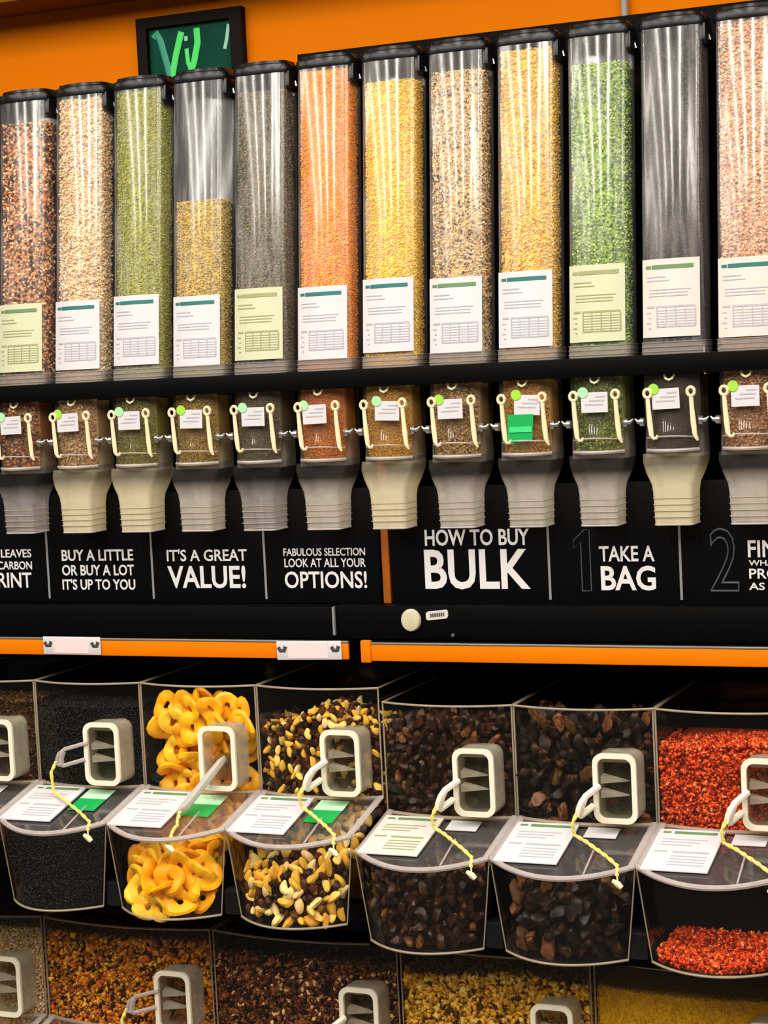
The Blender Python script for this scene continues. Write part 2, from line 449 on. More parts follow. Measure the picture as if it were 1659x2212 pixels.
obj('screw', MB().cyl((0.160, 0.004, 0.010), (0.160, 0.001, 0.010), 0.0032, 10), 'steel', FA, smooth=True)

# orange upright trim between the two signs
tr = obj('upright_trim', bbox_mesh(0.005, 0.0205, 0.045, 0.06, 1.104, 1.40, 'upright_trim', 0.001), 'upright_orange')
tag(tr, 'narrow orange upright between the two black signs', 'upright')

# ---- signs
def sign(name, label, x0, x1, divs, lines, numerals=()):
    S = thing(name, label, 'sign', ((x0 + x1) / 2, 0.04, 1.104)); ox = (x0 + x1) / 2
    obj('board', bbox_mesh(x0 - ox, x1 - ox, 0.0, 0.006, 0, 0.222, 'board', 0.001), 'sign_black', S)
    for d in divs:
        obj('divider_line', MB().box(d - ox - 0.0022, d - ox + 0.0022, -0.001, 0.0, 0.008, 0.21), 'divider_grey', S)
    for (t, a, b, c, d, bold) in lines:
        obj('lettering', text_mesh(t, a - ox, b - ox, c - 1.104, d - 1.104, bold), 'letter_white', S, (0, -0.0003, 0))
    for (t, a, b, c, d) in numerals:
        if t == '1':
            q = [(0.45, 0), (1, 0), (1, 1), (0.7, 1), (0, 0.82), (0, 0.70), (0.45, 0.80), (0.45, 0)]
            obj('numeral', MB().tube([(a - ox + x * (b - a), -0.0006, c - 1.104 + z * (d - c)) for x, z in q], 0.0011, 5), 'numeral_teal', S)
            continue
        obj('numeral', text_mesh(t, a - ox, b - ox, c - 1.104, d - 1.104, 0, 0.014, 'numeral'), 'numeral_teal', S, (0, -0.0003, 0))
    return S
sign('sign_board', 'black sign reading buy a little or buy a lot and great value', -1.22, 0.002, (-0.738, -0.493, -0.241),
     [('LEAVES', -0.850, -0.776, 1.197, 1.214, 0.012), ('CARBON', -0.860, -0.776, 1.172, 1.189, 0.012), ('FOOTPRINT', -0.985, -0.779, 1.134, 1.166, 0.012),
      ('BUY A LITTLE', -0.703, -0.535, 1.189, 1.212, 0.018), ('OR BUY A LOT', -0.704, -0.535, 1.159, 1.181, 0.018), ("IT'S UP TO YOU", -0.705, -0.534, 1.130, 1.152, 0.018),
      ("IT'S A GREAT", -0.458, -0.279, 1.187, 1.211, 0.015), ('VALUE!', -0.458, -0.284, 1.133, 1.178, 0.02),
      ('FABULOUS SELECTION', -0.199, -0.026, 1.196, 1.211, 0.01), ('LOOK AT ALL YOUR', -0.198, -0.026, 1.174, 1.191, 0.01), ('OPTIONS!', -0.199, -0.025, 1.133, 1.166, 0.015)])
sign('sign_board', 'black sign reading how to buy bulk and take a bag', 0.027, 1.22, (0.341, 0.587),
     [('HOW TO BUY', 0.098, 0.305, 1.213, 1.244, 0.02), ('BULK', 0.095, 0.304, 1.131, 1.206, 0.022),
      ('TAKE A', 0.437, 0.540, 1.182, 1.210, 0.018), ('BAG', 0.439, 0.541, 1.129, 1.174, 0.022),
      ('FIND', 0.709, 0.787, 1.188, 1.218, 0.018), ('WHAT', 0.710, 0.765, 1.173, 1.183, 0.01), ('PRODUCT', 0.710, 0.842, 1.150, 1.168, 0.012), ('AS MUCH', 0.709, 0.815, 1.130, 1.143, 0.012)],
     [('1', 0.389, 0.420, 1.128, 1.240), ('2', 0.640, 0.692, 1.126, 1.241)])

# ================================================================== GRAVITY DISPENSERS
TILT = 0.112                      # tubes lean back
ZB = 1.252                        # spout bottom (root)
HW, SAG, DEP, RC_ = 0.055, 0.013, 0.075, 0.011
def tube_outline(hw=HW, dep=DEP, r=RC_, sag=SAG, inset=0.0):
    hw -= inset; dep -= inset; pts = []
    nf = 10
    xs = np.linspace(-(hw - r), hw - r, nf)
    for x in xs: pts.append((x, inset + sag * (x / hw) ** 2))
    yc = inset + sag * ((hw - r) / hw) ** 2
    for k in range(1, 6):
        a = -PI/2 + PI/2 * k / 5
        pts.append((hw - r + r * math.cos(a), yc + r + r * math.sin(a)))
    for k in range(0, 5):
        a = PI/2 * k / 4; pts.append((hw - r + r * math.cos(a), dep - r + r * math.sin(a)))
    for k in range(0, 5):
        a = PI/2 + PI/2 * k / 4; pts.append((-(hw - r) + r * math.cos(a), dep - r + r * math.sin(a)))
    for k in range(0, 5):
        a = PI + PI/2 * k / 5; pts.append((-(hw - r) + r * math.cos(a), yc + r + r * math.sin(a)))
    return pts
def tz(x, y, z):                   # world height -> dispenser local, with lean above the rail
    return (x, y + max(0, z - 1.55) * TILT, z - ZB)
def column(mb, out, zs, c0=True, c1=True):
    return mb.loft([[tz(x, y, z) for x, y in out] for z in zs], c0, c1)
def fy(x, off=0.0): return SAG * (x / HW) ** 2 - off
def m_tube(): return column(MB(), tube_outline(), (1.552, 1.75, 1.95, 2.128), False, False).mesh('tube', True)
def m_cap():
    def scaled(k, dy=0.0):
        return [(x * k, (y - 0.036) * k + 0.036 + dy) for x, y in tube_outline(r=0.018, sag=0.020)]
    mb = MB(); mb.loft([[tz(x, y, z) for x, y in scaled(k)] for k, z in ((1.09, 2.125), (1.11, 2.127), (1.11, 2.138), (1.09, 2.1415), (0.98, 2.1435), (0.95, 2.149), (0.8, 2.150))])
    return mb.mesh('cap', True)
def m_insert():
    return column(MB(), tube_outline(inset=0.002), (2.105, 2.124)).mesh('cap_insert', True)
def m_clip():
    mb = MB()
    for sx in (1, -1):
        pass
    mb.loft([[tz(HW + dx, y, z) for y, z in ((0.016, 2.128), (0.016, 2.098), (0.026, 2.090), (0.066, 2.090), (0.066, 2.128))] for dx in (-0.004, 0.0065)])
    return bevel(mb.mesh('side_clip'), 0.0012)
def m_stud(): return MB().tube([tz(HW + 0.006, 0.045, 2.110), tz(HW + 0.0085, 0.045, 2.100)], [0.002, 0.003], 8).mesh('clip_stud', True)
def m_collar():
    o = tube_outline(inset=-0.002)
    mb = MB(); mb.loft([[tz(x, y, z) for x, y in o] for z in (1.551, 1.556, 1.561, 1.566, 1.572)], False, False)
    for z in (1.556, 1.564, 1.572):
        mb.tube([tz(x, y - 0.0005, z) for x, y in o + o[:1]], 0.0012, 5, False)
    return mb.mesh('collar', True)
def lab_strip(mb, x0, x1, z0, z1, off, n=10):
    xs = np.linspace(x0, x1, n)
    rr = []
    for o in (off, off - 0.0004):
        rr.append(o)
    vs = []; fs = []
    for z in (z0, z1):
        for o in (off, off - 0.0006):
            for x in xs: vs.append(tz(x, fy(x, o), z))
    q = lambda zi, oi, i: zi * 2 * n + oi * n + i
    for i in range(n - 1):
        fs += [(q(0,0,i), q(0,0,i+1), q(1,0,i+1), q(1,0,i)), (q(0,1,i+1), q(0,1,i), q(1,1,i), q(1,1,i+1)),
               (q(1,0,i), q(1,0,i+1), q(1,1,i+1), q(1,1,i)), (q(0,0,i+1), q(0,0,i), q(0,1,i), q(0,1,i+1))]
    fs += [(q(0,0,0), q(1,0,0), q(1,1,0), q(0,1,0)), (q(0,0,n-1), q(0,1,n-1), q(1,1,n-1), q(1,0,n-1))]
    return mb.add(vs, fs)
def m_label(): return lab_strip(MB(), -0.053, 0.050, 1.575, 1.712, 0.0030).mesh('label', True)
def m_header(): return lab_strip(lab_strip(MB(), -0.046, -0.036, 1.6955, 1.7005, 0.0038), -0.034, 0.040, 1.6945, 1.7015, 0.0038).mesh('label_header')
def m_print():
    r = random.Random(3); mb = MB()
    for z in (1.6795, 1.673):
        lab_strip(mb, -0.044, -0.044 + r.uniform(0.03, 0.05), z, z + 0.002, 0.0037, 5)
    for z in (1.657, 1.6515, 1.646):
        lab_strip(mb, -0.040, 0.042 - r.uniform(0, 0.02), z, z + 0.0018, 0.0037, 6)
    lab_strip(mb, -0.044, -0.030, 1.6265, 1.630, 0.0037, 3); lab_strip(mb, -0.026, 0.042, 1.6265, 1.630, 0.0037, 6)
    for k in range(6): lab_strip(mb, -0.026, 0.042, 1.6205 - k * 0.0048, 1.6222 - k * 0.0048, 0.0036, 6)
    for k in range(5): lab_strip(mb, -0.026 + k * 0.017, -0.0245 + k * 0.017, 1.594, 1.626, 0.00375, 2)
    for k in range(4): lab_strip(mb, -0.045 + (k % 2) * 0.004, -0.037, 1.617 - k * 0.009, 1.619 - k * 0.009, 0.0037, 2)
    lab_strip(mb, -0.026, 0.042, 1.592, 1.5945, 0.0038, 6)
    return mb.mesh('label_print')
# gate housing: bowed front
def house(hw, y0, dep, bow, n=12):
    pts = [(x, y0 - bow * (1 - (x / hw) ** 2)) for x in np.linspace(-hw, hw, n)]
    return pts + [(hw, dep), (-hw, dep)]
def m_gate():
    mb = MB()
    mb.loft([[(x, y, z - ZB) for x, y in house(hw, y0, 0.055, bow)] for z, hw, y0, bow in
             ((1.518, 0.050, -0.004, 0.014), (1.46, 0.050, -0.006, 0.018), (1.42, 0.048, -0.008, 0.026), (1.395, 0.046, -0.010, 0.030), (1.384, 0.045, -0.010, 0.030))], True, False)
    return mb.mesh('gate_housing', True)
def m_gaterim():
    o = house(0.0455, -0.0105, 0.05, 0.031); mb = MB()
    mb.tube([(x, y, 1.384 - ZB) for x, y in o[:12]], 0.0034, 6)
    mb.tube([(x, y - 0.001, 1.405 - ZB + 0.004 * (1 - (x / .045) ** 2)) for x, y in o[:12]], 0.0014, 5)
    return mb.mesh('gate_rim', True)
def m_chute(part='chute'):
    mb = MB()
    def sec(hw, y0, y1, z):
        r = 0.008
        return [(x, (y0 + y1) / 2 + yy, z - ZB) for x, yy in rrect(2 * hw, y1 - y0, min(r, hw * 0.3), 3)]
    if part == 'shroud':
        mb.loft([sec(0.0515, -0.002, 0.046, 1.435), sec(0.0535, -0.004, 0.048, 1.395), sec(0.053, -0.008, 0.046, 1.372)], False, False)
        return mb.mesh('shroud', True)
    mb.loft([sec(0.0535, -0.024, 0.046, 1.378), sec(0.0525, -0.030, 0.046, 1.364), sec(0.046, -0.034, 0.042, 1.345),
             sec(0.0375, -0.033, 0.036, 1.325), sec(0.0355, -0.032, 0.034, 1.31), sec(0.034, -0.030, 0.032, 1.252)], False, False)
    return mb.mesh('chute', True)
def m_rib(z):
    mb = MB(); o = rrect(0.0712, 0.0665, 0.008, 3)
    mb.tube([(x, y + 0.001, z - ZB) for x, y in o + o[:1]], 0.0008, 5, False)
    return mb.mesh('rib', True)
def m_chute_rim():
    mb = MB(); o = rrect(0.068, 0.062, 0.008, 3)
    mb.tube([(x, y + 0.001, 1.2535 - ZB) for x, y in o + o[:1]], 0.0016, 5, False)
    return mb.mesh('chute_rim', True)
def m_lever(hook):
    mb = MB(); y = -0.036; zt = 1.484 - ZB
    ring = [(0.0065 * math.cos(a), y, zt + 0.0075 * math.sin(a)) for a in np.linspace(0, 2*PI, 17)]
    mb.tube(ring, 0.0030, 6, False)
    pts = [(0, y, zt - 0.007), (0.001, y, zt - 0.03), (0.003, y - 0.001, zt - 0.055), (0.005, y - 0.002, zt - 0.074)]
    mb.tube(pts, [0.0038, 0.0042, 0.0050, 0.0042], 8, flat=0.6)
    if hook: mb.tube([pts[-1], (0.009, y - 0.002, zt - 0.079), (0.014, y - 0.002, zt - 0.078), (0.016, y - 0.002, zt - 0.073)], [0.0036, 0.0028, 0.0028, 0.0024], 6)
    else: mb.tube([pts[-1], (0.007, y - 0.003, zt - 0.079), (0.010, y - 0.002, zt - 0.085)], [0.0042, 0.0034, 0.002], 6)
    return mb.mesh('lever_arm', True)
def m_bolt(s):
    mb = MB(); z = 1.434 - ZB
    mb.cyl((s * 0.049, -0.015, z), (s * 0.056, -0.015, z), 0.008, 14)
    mb.cyl((s * 0.056, -0.015, z), (s * 0.061, -0.015, z + 0.001), 0.0045, 10)
    mb.tube([(s * 0.060, -0.015, z), (s * 0.066, -0.015, z + 0.006)], [0.0035, 0.0015], 8)
    return mb.mesh('pivot_bolt', True)
def m_tagcard(): return bevel(MB().box(-0.023, 0.026, -0.0345, -0.0335, 1.454 - ZB, 1.490 - ZB).mesh('tag'), 0.0004, 1)
def m_tagprint():
    mb = MB()
    for k, (a, b) in enumerate(((0.004, 0.022), (-0.008, 0.02), (-0.016, 0.018))): mb.box(a, b, -0.0350, -0.0346, 1.481 - ZB - k * 0.007, 1.4835 - ZB - k * 0.007)
    return mb.mesh('tag_print')
def m_dot():
    return MB().tube([(-0.019, -0.0347, 1.490 - ZB), (-0.019, -0.0357, 1.490 - ZB)], 0.0095, 20).mesh('sticker_dot')
def m_pin():
    z = 1.510 - ZB
    return MB().tube([(-0.009, -0.021, z + 0.006), (-0.006, -0.023, z - 0.001), (0, -0.024, z - 0.004), (0.006, -0.023, z - 0.001), (0.009, -0.021, z + 0.006)], 0.0024, 6).mesh('pin', True)

def content(n, name, label, zfill, size, cols, jit=0.14, gloss=False, zl=1.385, gatefill=True, elong=1.0):
    """loose grains standing inside one dispenser: one uncountable mass"""
    g = size
    out = tube_outline(inset=0.0035)
    # use front, right side and left side for grains
    pts = [Vector((x, y)) for x, y in out]
    seglen = [(pts[(i+1) % len(pts)] - pts[i]).length for i in range(len(pts))]
    front = [i for i in range(len(pts)) if not ((pts[i].y > DEP - 0.018) and (pts[(i+1) % len(pts)].y > DEP - 0.018))]
    sl = np.array([seglen[i] for i in front]); tot = sl.sum(); cum = np.cumsum(sl)
    z0 = 1.556
    cnt = int(tot * (zfill - z0) / (g * g * 0.85))
    u = rng.uniform(0, tot, cnt); k = np.searchsorted(cum, u)
    a = np.array([pts[front[i]] for i in k]); b = np.array([pts[(front[i]+1) % len(pts)] for i in k])
    tt = rng.uniform(0, 1, (cnt, 1)); xy = a + (b - a) * tt
    cen = np.array([0, 0.036]); d = cen - xy; d /= np.linalg.norm(d, axis=1)[:, None]
    xy = xy + d * rng.uniform(0.3, 1.4, (cnt, 1)) * g * 0.9
    z = rng.uniform(z0, zfill, cnt)
    P1 = np.stack([xy[:, 0], xy[:, 1] + (z - 1.55) * TILT, z - ZB], 1)
    # top surface
    ct = int(0.1 * 0.06 / (g * g * 0.8))
    x = rng.uniform(-0.046, 0.046, ct); y = rng.uniform(0.012, 0.064, ct)
    zt = zfill + rng.normal(0, g * 0.3, ct)
    P2 = np.stack([x, y + (zt - 1.55) * TILT, zt - ZB], 1)
    allp = [P1, P2]
    core = column(MB(), tube_outline(inset=0.0035 + g * 1.1), tuple(np.linspace(1.556, zfill - g * 0.6, 4)))
    if gatefill:
        cg = int(0.09 * 0.13 * 1.4 / (g * g * 1.0))
        x = rng.uniform(-0.043, 0.043, cg); zz = rng.uniform(zl, 1.51, cg)
        y = -0.004 - 0.014 * (1 - (x / 0.046) ** 2) + rng.uniform(0.001, 1, cg) * g
        allp.append(np.stack([x, y, zz - ZB], 1))
        core.loft([[(xx, yy + g, z - ZB) for xx, yy in house(0.044, -0.003, 0.045, 0.013)] for z in (zl, 1.5, 1.546)])
    Pn = np.concatenate(allp)
    cl = pick(cols, len(Pn), jit)
    avg = sum(np.array(c) * w for w, c in cols) / sum(w for w, c in cols)
    me = grain_mesh(name, Pn, (g * 0.62 * elong, g * 0.55, g * 0.5), cl, core, avg)
    o = obj(name, me, 'grain_gloss' if gloss else 'grain', None, ((n - 7) * 0.135 + HW, 0, ZB))
    return tag(o, label, 'food', 'foods in the gravity dispensers', 'stuff')

C_ = lambda *a: srgb(*a)
DISP = [
 # n, what, object name, fill, grain, colours, label paper, header, dot, spout
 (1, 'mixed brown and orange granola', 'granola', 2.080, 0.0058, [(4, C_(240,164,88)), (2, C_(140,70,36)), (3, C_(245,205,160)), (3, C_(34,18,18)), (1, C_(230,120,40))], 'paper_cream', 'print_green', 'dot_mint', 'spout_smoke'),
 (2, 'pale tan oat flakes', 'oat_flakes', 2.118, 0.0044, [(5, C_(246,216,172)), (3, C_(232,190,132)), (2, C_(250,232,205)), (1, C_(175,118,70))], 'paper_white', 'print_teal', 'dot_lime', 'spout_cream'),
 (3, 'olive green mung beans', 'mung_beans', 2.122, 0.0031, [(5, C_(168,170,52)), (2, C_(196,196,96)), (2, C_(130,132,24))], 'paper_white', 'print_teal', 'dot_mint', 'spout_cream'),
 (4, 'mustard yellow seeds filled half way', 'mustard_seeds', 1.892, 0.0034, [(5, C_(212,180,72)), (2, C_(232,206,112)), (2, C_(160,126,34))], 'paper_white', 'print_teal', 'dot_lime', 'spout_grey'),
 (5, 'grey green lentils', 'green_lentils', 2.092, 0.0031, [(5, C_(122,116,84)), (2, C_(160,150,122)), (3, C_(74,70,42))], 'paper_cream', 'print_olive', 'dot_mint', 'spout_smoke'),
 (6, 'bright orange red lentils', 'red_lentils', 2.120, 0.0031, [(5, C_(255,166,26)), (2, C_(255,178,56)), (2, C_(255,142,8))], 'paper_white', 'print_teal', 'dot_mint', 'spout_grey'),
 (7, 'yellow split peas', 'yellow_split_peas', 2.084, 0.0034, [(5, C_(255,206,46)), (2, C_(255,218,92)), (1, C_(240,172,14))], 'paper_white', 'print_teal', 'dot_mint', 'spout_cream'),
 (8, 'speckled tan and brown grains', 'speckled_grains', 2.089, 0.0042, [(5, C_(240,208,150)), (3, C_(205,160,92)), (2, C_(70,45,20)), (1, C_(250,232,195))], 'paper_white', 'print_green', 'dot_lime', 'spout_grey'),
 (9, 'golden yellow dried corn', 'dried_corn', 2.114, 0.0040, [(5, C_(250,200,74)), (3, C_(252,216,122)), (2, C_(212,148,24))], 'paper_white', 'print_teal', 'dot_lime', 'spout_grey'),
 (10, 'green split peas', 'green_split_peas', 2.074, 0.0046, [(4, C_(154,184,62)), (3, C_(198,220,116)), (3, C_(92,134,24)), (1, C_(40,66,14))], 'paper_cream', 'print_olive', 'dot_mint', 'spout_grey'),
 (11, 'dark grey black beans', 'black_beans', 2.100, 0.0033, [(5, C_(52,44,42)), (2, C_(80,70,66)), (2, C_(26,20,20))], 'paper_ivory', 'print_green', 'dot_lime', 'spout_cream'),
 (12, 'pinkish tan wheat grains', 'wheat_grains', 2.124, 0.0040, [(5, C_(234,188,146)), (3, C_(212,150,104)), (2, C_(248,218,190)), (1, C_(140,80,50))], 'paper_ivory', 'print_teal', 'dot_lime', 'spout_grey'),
]
for (n, what, oname, zf, g, cols, paper, head, dotm, spout) in DISP:
    xc = (n - 7) * 0.135 + HW
    pap = {'paper_cream': 'pale green', 'paper_white': 'white', 'paper_ivory': 'ivory'}[paper]
    lab = 'clear gravity dispenser of %s with %s label' % (what, pap)
    if n == 4: lab = 'half empty clear gravity dispenser of mustard yellow seeds'
    D = thing('gravity_dispenser', lab, 'dispenser', (xc, 0, ZB), 'gravity dispensers on the black rail')
    obj('tube', M('tube', m_tube), 'tube_clear', D)
    cp = obj('cap', M('cap', m_cap), 'black_plastic', D)
    ci = obj('side_clip', M('clip', m_clip), 'black_plastic', D)
    obj('clip_stud', M('stud', m_stud), 'steel', ci)
    obj('collar', M('collar', m_collar), 'collar_clear', D)
    dz = {1: 0, 2: -.001, 3: .002, 4: -.007, 5: 0, 6: -.005, 7: .002, 8: -.005, 9: -.002, 10: .001, 11: .003, 12: -.003}[n] + 0.003
    lb = obj('label', M('label', m_label), paper, D, (0, dz * TILT, dz))
    obj('label_header', M('header', m_header), head, lb)
    obj('label_print', M('print', m_print), 'print_olive' if paper == 'paper_cream' else 'print_grey', lb)
    gh = obj('gate_housing', M('gate', m_gate), 'gate_clear', D)
    obj('gate_rim', M('gaterim', m_gaterim), 'rim_clear', gh)
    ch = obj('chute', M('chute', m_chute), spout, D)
    obj('shroud', M('shroud', lambda: m_chute('shroud')), 'shroud_clear', ch)
    for z in (1.267, 1.278, 1.289, 1.300):
        obj('rib', M(('rib', z), lambda: m_rib(z)), 'edge_clear', ch)
    obj('chute_rim', M('chute_rim', m_chute_rim), 'rim_clear', ch)
    obj('lever_arm', M('leverL', lambda: m_lever(True)), 'lever_cream', D, (-0.036, 0, 0))
    obj('lever_arm', M('leverR', lambda: m_lever(False)), 'lever_cream', D, (0.041, 0, 0.001))
    obj('pivot_bolt', M('boltR', lambda: m_bolt(1)), 'steel', D)
    obj('pivot_bolt', M('boltL', lambda: m_bolt(-1)), 'steel', D)
    tg = obj('tag', M('tagcard', m_tagcard), 'paper_white', D, (0, 0, random.uniform(-.002, .002)), (0, random.uniform(-.03, .05), 0))
    obj('tag_print', M('tagprint', m_tagprint), 'print_grey', tg)
    obj('sticker_dot', M('dot', m_dot), dotm, tg)
    obj('pin', M('pin', m_pin), 'clip_ivory', D)
    if n == 9:
        hang = MB(); hang.loft([[(x, -0.037 + dy, z - ZB) for x, z in ((-0.027, 1.402), (0.020, 1.410), (0.024, 1.456), (-0.024, 1.456))] for dy in (-0.0008, 0)])
        ht = obj('hanging_tag', hang, 'sticker_green', D)
        obj('tag_band', MB().box(-0.022, 0.020, -0.0392, -0.0382, 1.424 - ZB, 1.434 - ZB), 'sticker_light', ht)
    content(n, oname, '%s inside the clear dispenser tube' % what, zf, g, cols, gloss=n in (6, 7, 11), elong=1.4 if n in (1, 2, 12) else 1.0)

# rail that carries the dispensers
RL = thing('dispenser_rail', 'long black rail carrying the row of gravity dispensers', 'rail', (0, 0, 1.518))
def m_rail():
    mb = MB(); mb.box(-1.0, 1.0, -0.034, -0.024, -0.001, 0.033); mb.box(-1.0, 1.0, 0.06, 0.2, 0.004, 0.028)
    return bevel(mb.mesh('rail_bar'), 0.0012)
obj('rail_bar', m_rail(), 'black_steel', RL)
for k in range(1, 14):
    x = (k - 7) * 0.135 - 0.0125
    obj('rail_bracket', M('bracket', lambda: bbox_mesh(-0.006, 0.006, -0.024, 0.19, -0.004, 0.034, 'rail_bracket', 0.001)), 'black_plastic', RL, (x, 0, 0))
obj('rail_joint', MB().box(0.6595, 0.6625, -0.0318, -0.03, -0.004, 0.045), 'divider_grey', RL)

# ================================================================== SCOOP BINS
HOP, LIDD, TRAY = 0.214, 0.042, 0.200      # hopper height, lid drop, tray depth below lid back
BOW, FBOW = 0.028, 0.056
def fronty(u, base): return -(base + (FBOW if base > 0.1 else BOW) * (1 - u * u))
def lidz(y): return 0.244 * y + 0.005      # the lid is one sloping plane
NU = 17
US = np.linspace(-1, 1, NU)
def m_hopper(hw):
    def f():
        mb = MB()
        def ring(z, k=1.0): return [(u * hw, fronty(u, 0.0), z) for u in US] + [(hw, 0.285, z), (-hw, 0.285, z)]
        mb.loft([ring(0.0), ring(HOP)], False, False)
        # lower body under the hopper, behind the tray
        mb.add([(-hw*.86, 0.0, -TRAY), (hw*.86, 0.0, -TRAY), (hw*.86, 0.285, -TRAY), (-hw*.86, 0.285, -TRAY), (-hw, 0, 0), (hw, 0, 0), (hw, 0.285, 0), (-hw, 0.285, 0)],
               [(0,1,2,3), (1,2,6,5), (0,3,7,4), (2,3,7,6)])
        return mb.mesh('hopper', True)
    return f
def m_hopper_rim(hw):
    def f():
        mb = MB()
        mb.tube([(u * hw, fronty(u, 0.001), HOP) for u in US], 0.0022, 6)
        for s in (-1, 1): mb.tube([(s * hw * 0.995, fronty(1, 0.001), z) for z in (0.004, HOP)], 0.0017, 6)
        mb.tube([(u * hw, fronty(u, 0.001), 0.004) for u in US], 0.0042, 6)
        for s in (-1, 1): mb.tube([(s * hw * 0.995, 0.0, HOP), (s * hw * 0.995, 0.28, HOP)], 0.0017, 6)
        return mb.mesh('hopper_rim', True)
    return f
FB = 0.150
def trz(u, z, hw, inset=0.0):
    """point on the tray's front wall at height z"""
    k = (z + TRAY) / (TRAY - LIDD)
    return (u * (hw - 0.020 * (1 - min(1, k)) - inset), fronty(u, FB + 0.006 * k) + inset, z)
def trp(u, v, hw, inset=0.0):
    """v 0 bottom .. 1 under the lid"""
    return trz(u, -TRAY + v * (lidz(fronty(u, FB + 0.006)) + TRAY), hw, inset)
def m_tray(hw):
    def f():
        mb = MB(); n = 5
        rings = []
        for k in range(n):
            v = k / (n - 1)
            pl_, pr_ = trp(-1, v, hw), trp(1, v, hw); rings.append([(pl_[0], 0.0, pl_[2])] + [trp(u, v, hw) for u in US] + [(pr_[0], 0.0, pr_[2])])
        mb.loft(rings, False, False, closed=False)
        b = rings[0]; mb.add(b, [tuple(range(len(b)))])
        # triangular cheeks up to the lid
        for s in (-1, 1):
            x = s * hw
            yy = fronty(1, FB + 0.006); mb.add([(x, 0, lidz(yy)), (x, yy, lidz(yy)), (x, 0, 0)], [(0, 1, 2)])
        return mb.mesh('tray', True)
    return f
def m_tray_rim(hw):
    def f():
        mb = MB()
        mb.tube([trp(u, 0.0, hw) for u in US], 0.0023, 6)
        for s in (-1, 1): mb.tube([trp(s, v, hw) for v in (0, 0.5, 0.97)], 0.0013, 6)
        return mb.mesh('tray_rim', True)
    return f
def lidp(u, s, hw):   # s 0 back .. 1 front
    y = fronty(u, 0.0) + (fronty(u, FB + 0.006) - fronty(u, 0.0)) * s
    return (u * hw, y, lidz(y))
def m_lid(hw):
    def f():
        mb = MB(); mb.loft([[lidp(u, s, hw * 0.985) for u in US] for s in (0.02, 0.35, 0.7, 0.985)], False, False, closed=False)
        return mb.mesh('lid', True)
    return f
def m_lid_frame(hw):
    def f():
        mb = MB()
        mb.tube([lidp(u, 1.0, hw * 0.985) for u in US], 0.0052, 8)
        for s in (-1, 1): mb.tube([lidp(s, t, hw * 0.955) for t in (0.0, 0.5, 0.99)], 0.0075, 8, flat=0.5)
        return mb.mesh('lid_frame', True)
    return f
def m_card(hw, wd=0.118):
    def f():
        mb = MB(); x0 = -hw + 0.010
        y0, y1 = -0.030, -0.172
        P = lambda x, t, dz: (x, y0 + (y1 - y0) * t, lidz(y0 + (y1 - y0) * t) + 0.007 + dz)
        x1 = x0 + wd
        a = [P(x0, 0, 0), P(x1, 0, 0), P(x1, 1, 0), P(x0, 1, 0)]
        b = [P(x0, 0, -0.004), P(x1, 0, -0.004), P(x1, 1, -0.004), P(x0, 1, -0.004)]
        mb.loft([b, a]); return bevel(mb.mesh('label_card'), 0.0008, 1)
    return f
def m_cardprint(hw, wd=0.118, which='g'):
    def f():
        mb = MB(); x0 = -hw + 0.010; y0, y1 = -0.030, -0.172
        P = lambda x, t, dz: (x, y0 + (y1 - y0) * t, lidz(y0 + (y1 - y0) * t) + 0.0072 + dz)
        def bar(a, b, t0, t1):
            mb.loft([[P(x0 + wd * a, t0, 0), P(x0 + wd * b, t0, 0), P(x0 + wd * b, t1, 0), P(x0 + wd * a, t1, 0)], [P(x0 + wd * a, t0, 4e-4), P(x0 + wd * b, t0, 4e-4), P(x0 + wd * b, t1, 4e-4), P(x0 + wd * a, t1, 4e-4)]])
        if which == 'h':
            bar(0.08, 0.2, 0.07, 0.11); bar(0.25, 0.9, 0.06, 0.12)
        else:
            for k in range(3): bar(0.12, 0.8 - 0.1 * k, 0.25 + 0.07 * k, 0.27 + 0.07 * k)
            bar(0.08, 0.28, 0.55, 0.58); bar(0.36, 0.9, 0.55, 0.59)
            for k in range(4): bar(0.36, 0.9, 0.66 + 0.07 * k, 0.68 + 0.07 * k)
        return mb.mesh('label_print')
    return f
def m_stick(hw, off, part):
    def f():
        mb = MB(); y0, y1 = -0.032, -0.118
        t0, t1 = {'white': (0, 0.45), 'green': (0.45, 1.0), 'small': (0, 0.42)}[part]
        P = lambda x, t, dz: (x, y0 + (y1 - y0) * t, lidz(y0 + (y1 - y0) * t) + 0.0025 + dz)
        x0 = hw * 0 - 0.129 + off; wd = 0.060
        mb.loft([[P(x0, t0, d), P(x0 + wd, t0, d), P(x0 + wd, t1, d), P(x0, t1, d)] for d in (0, 0.0012)])
        return mb.mesh('sticker')
    return f
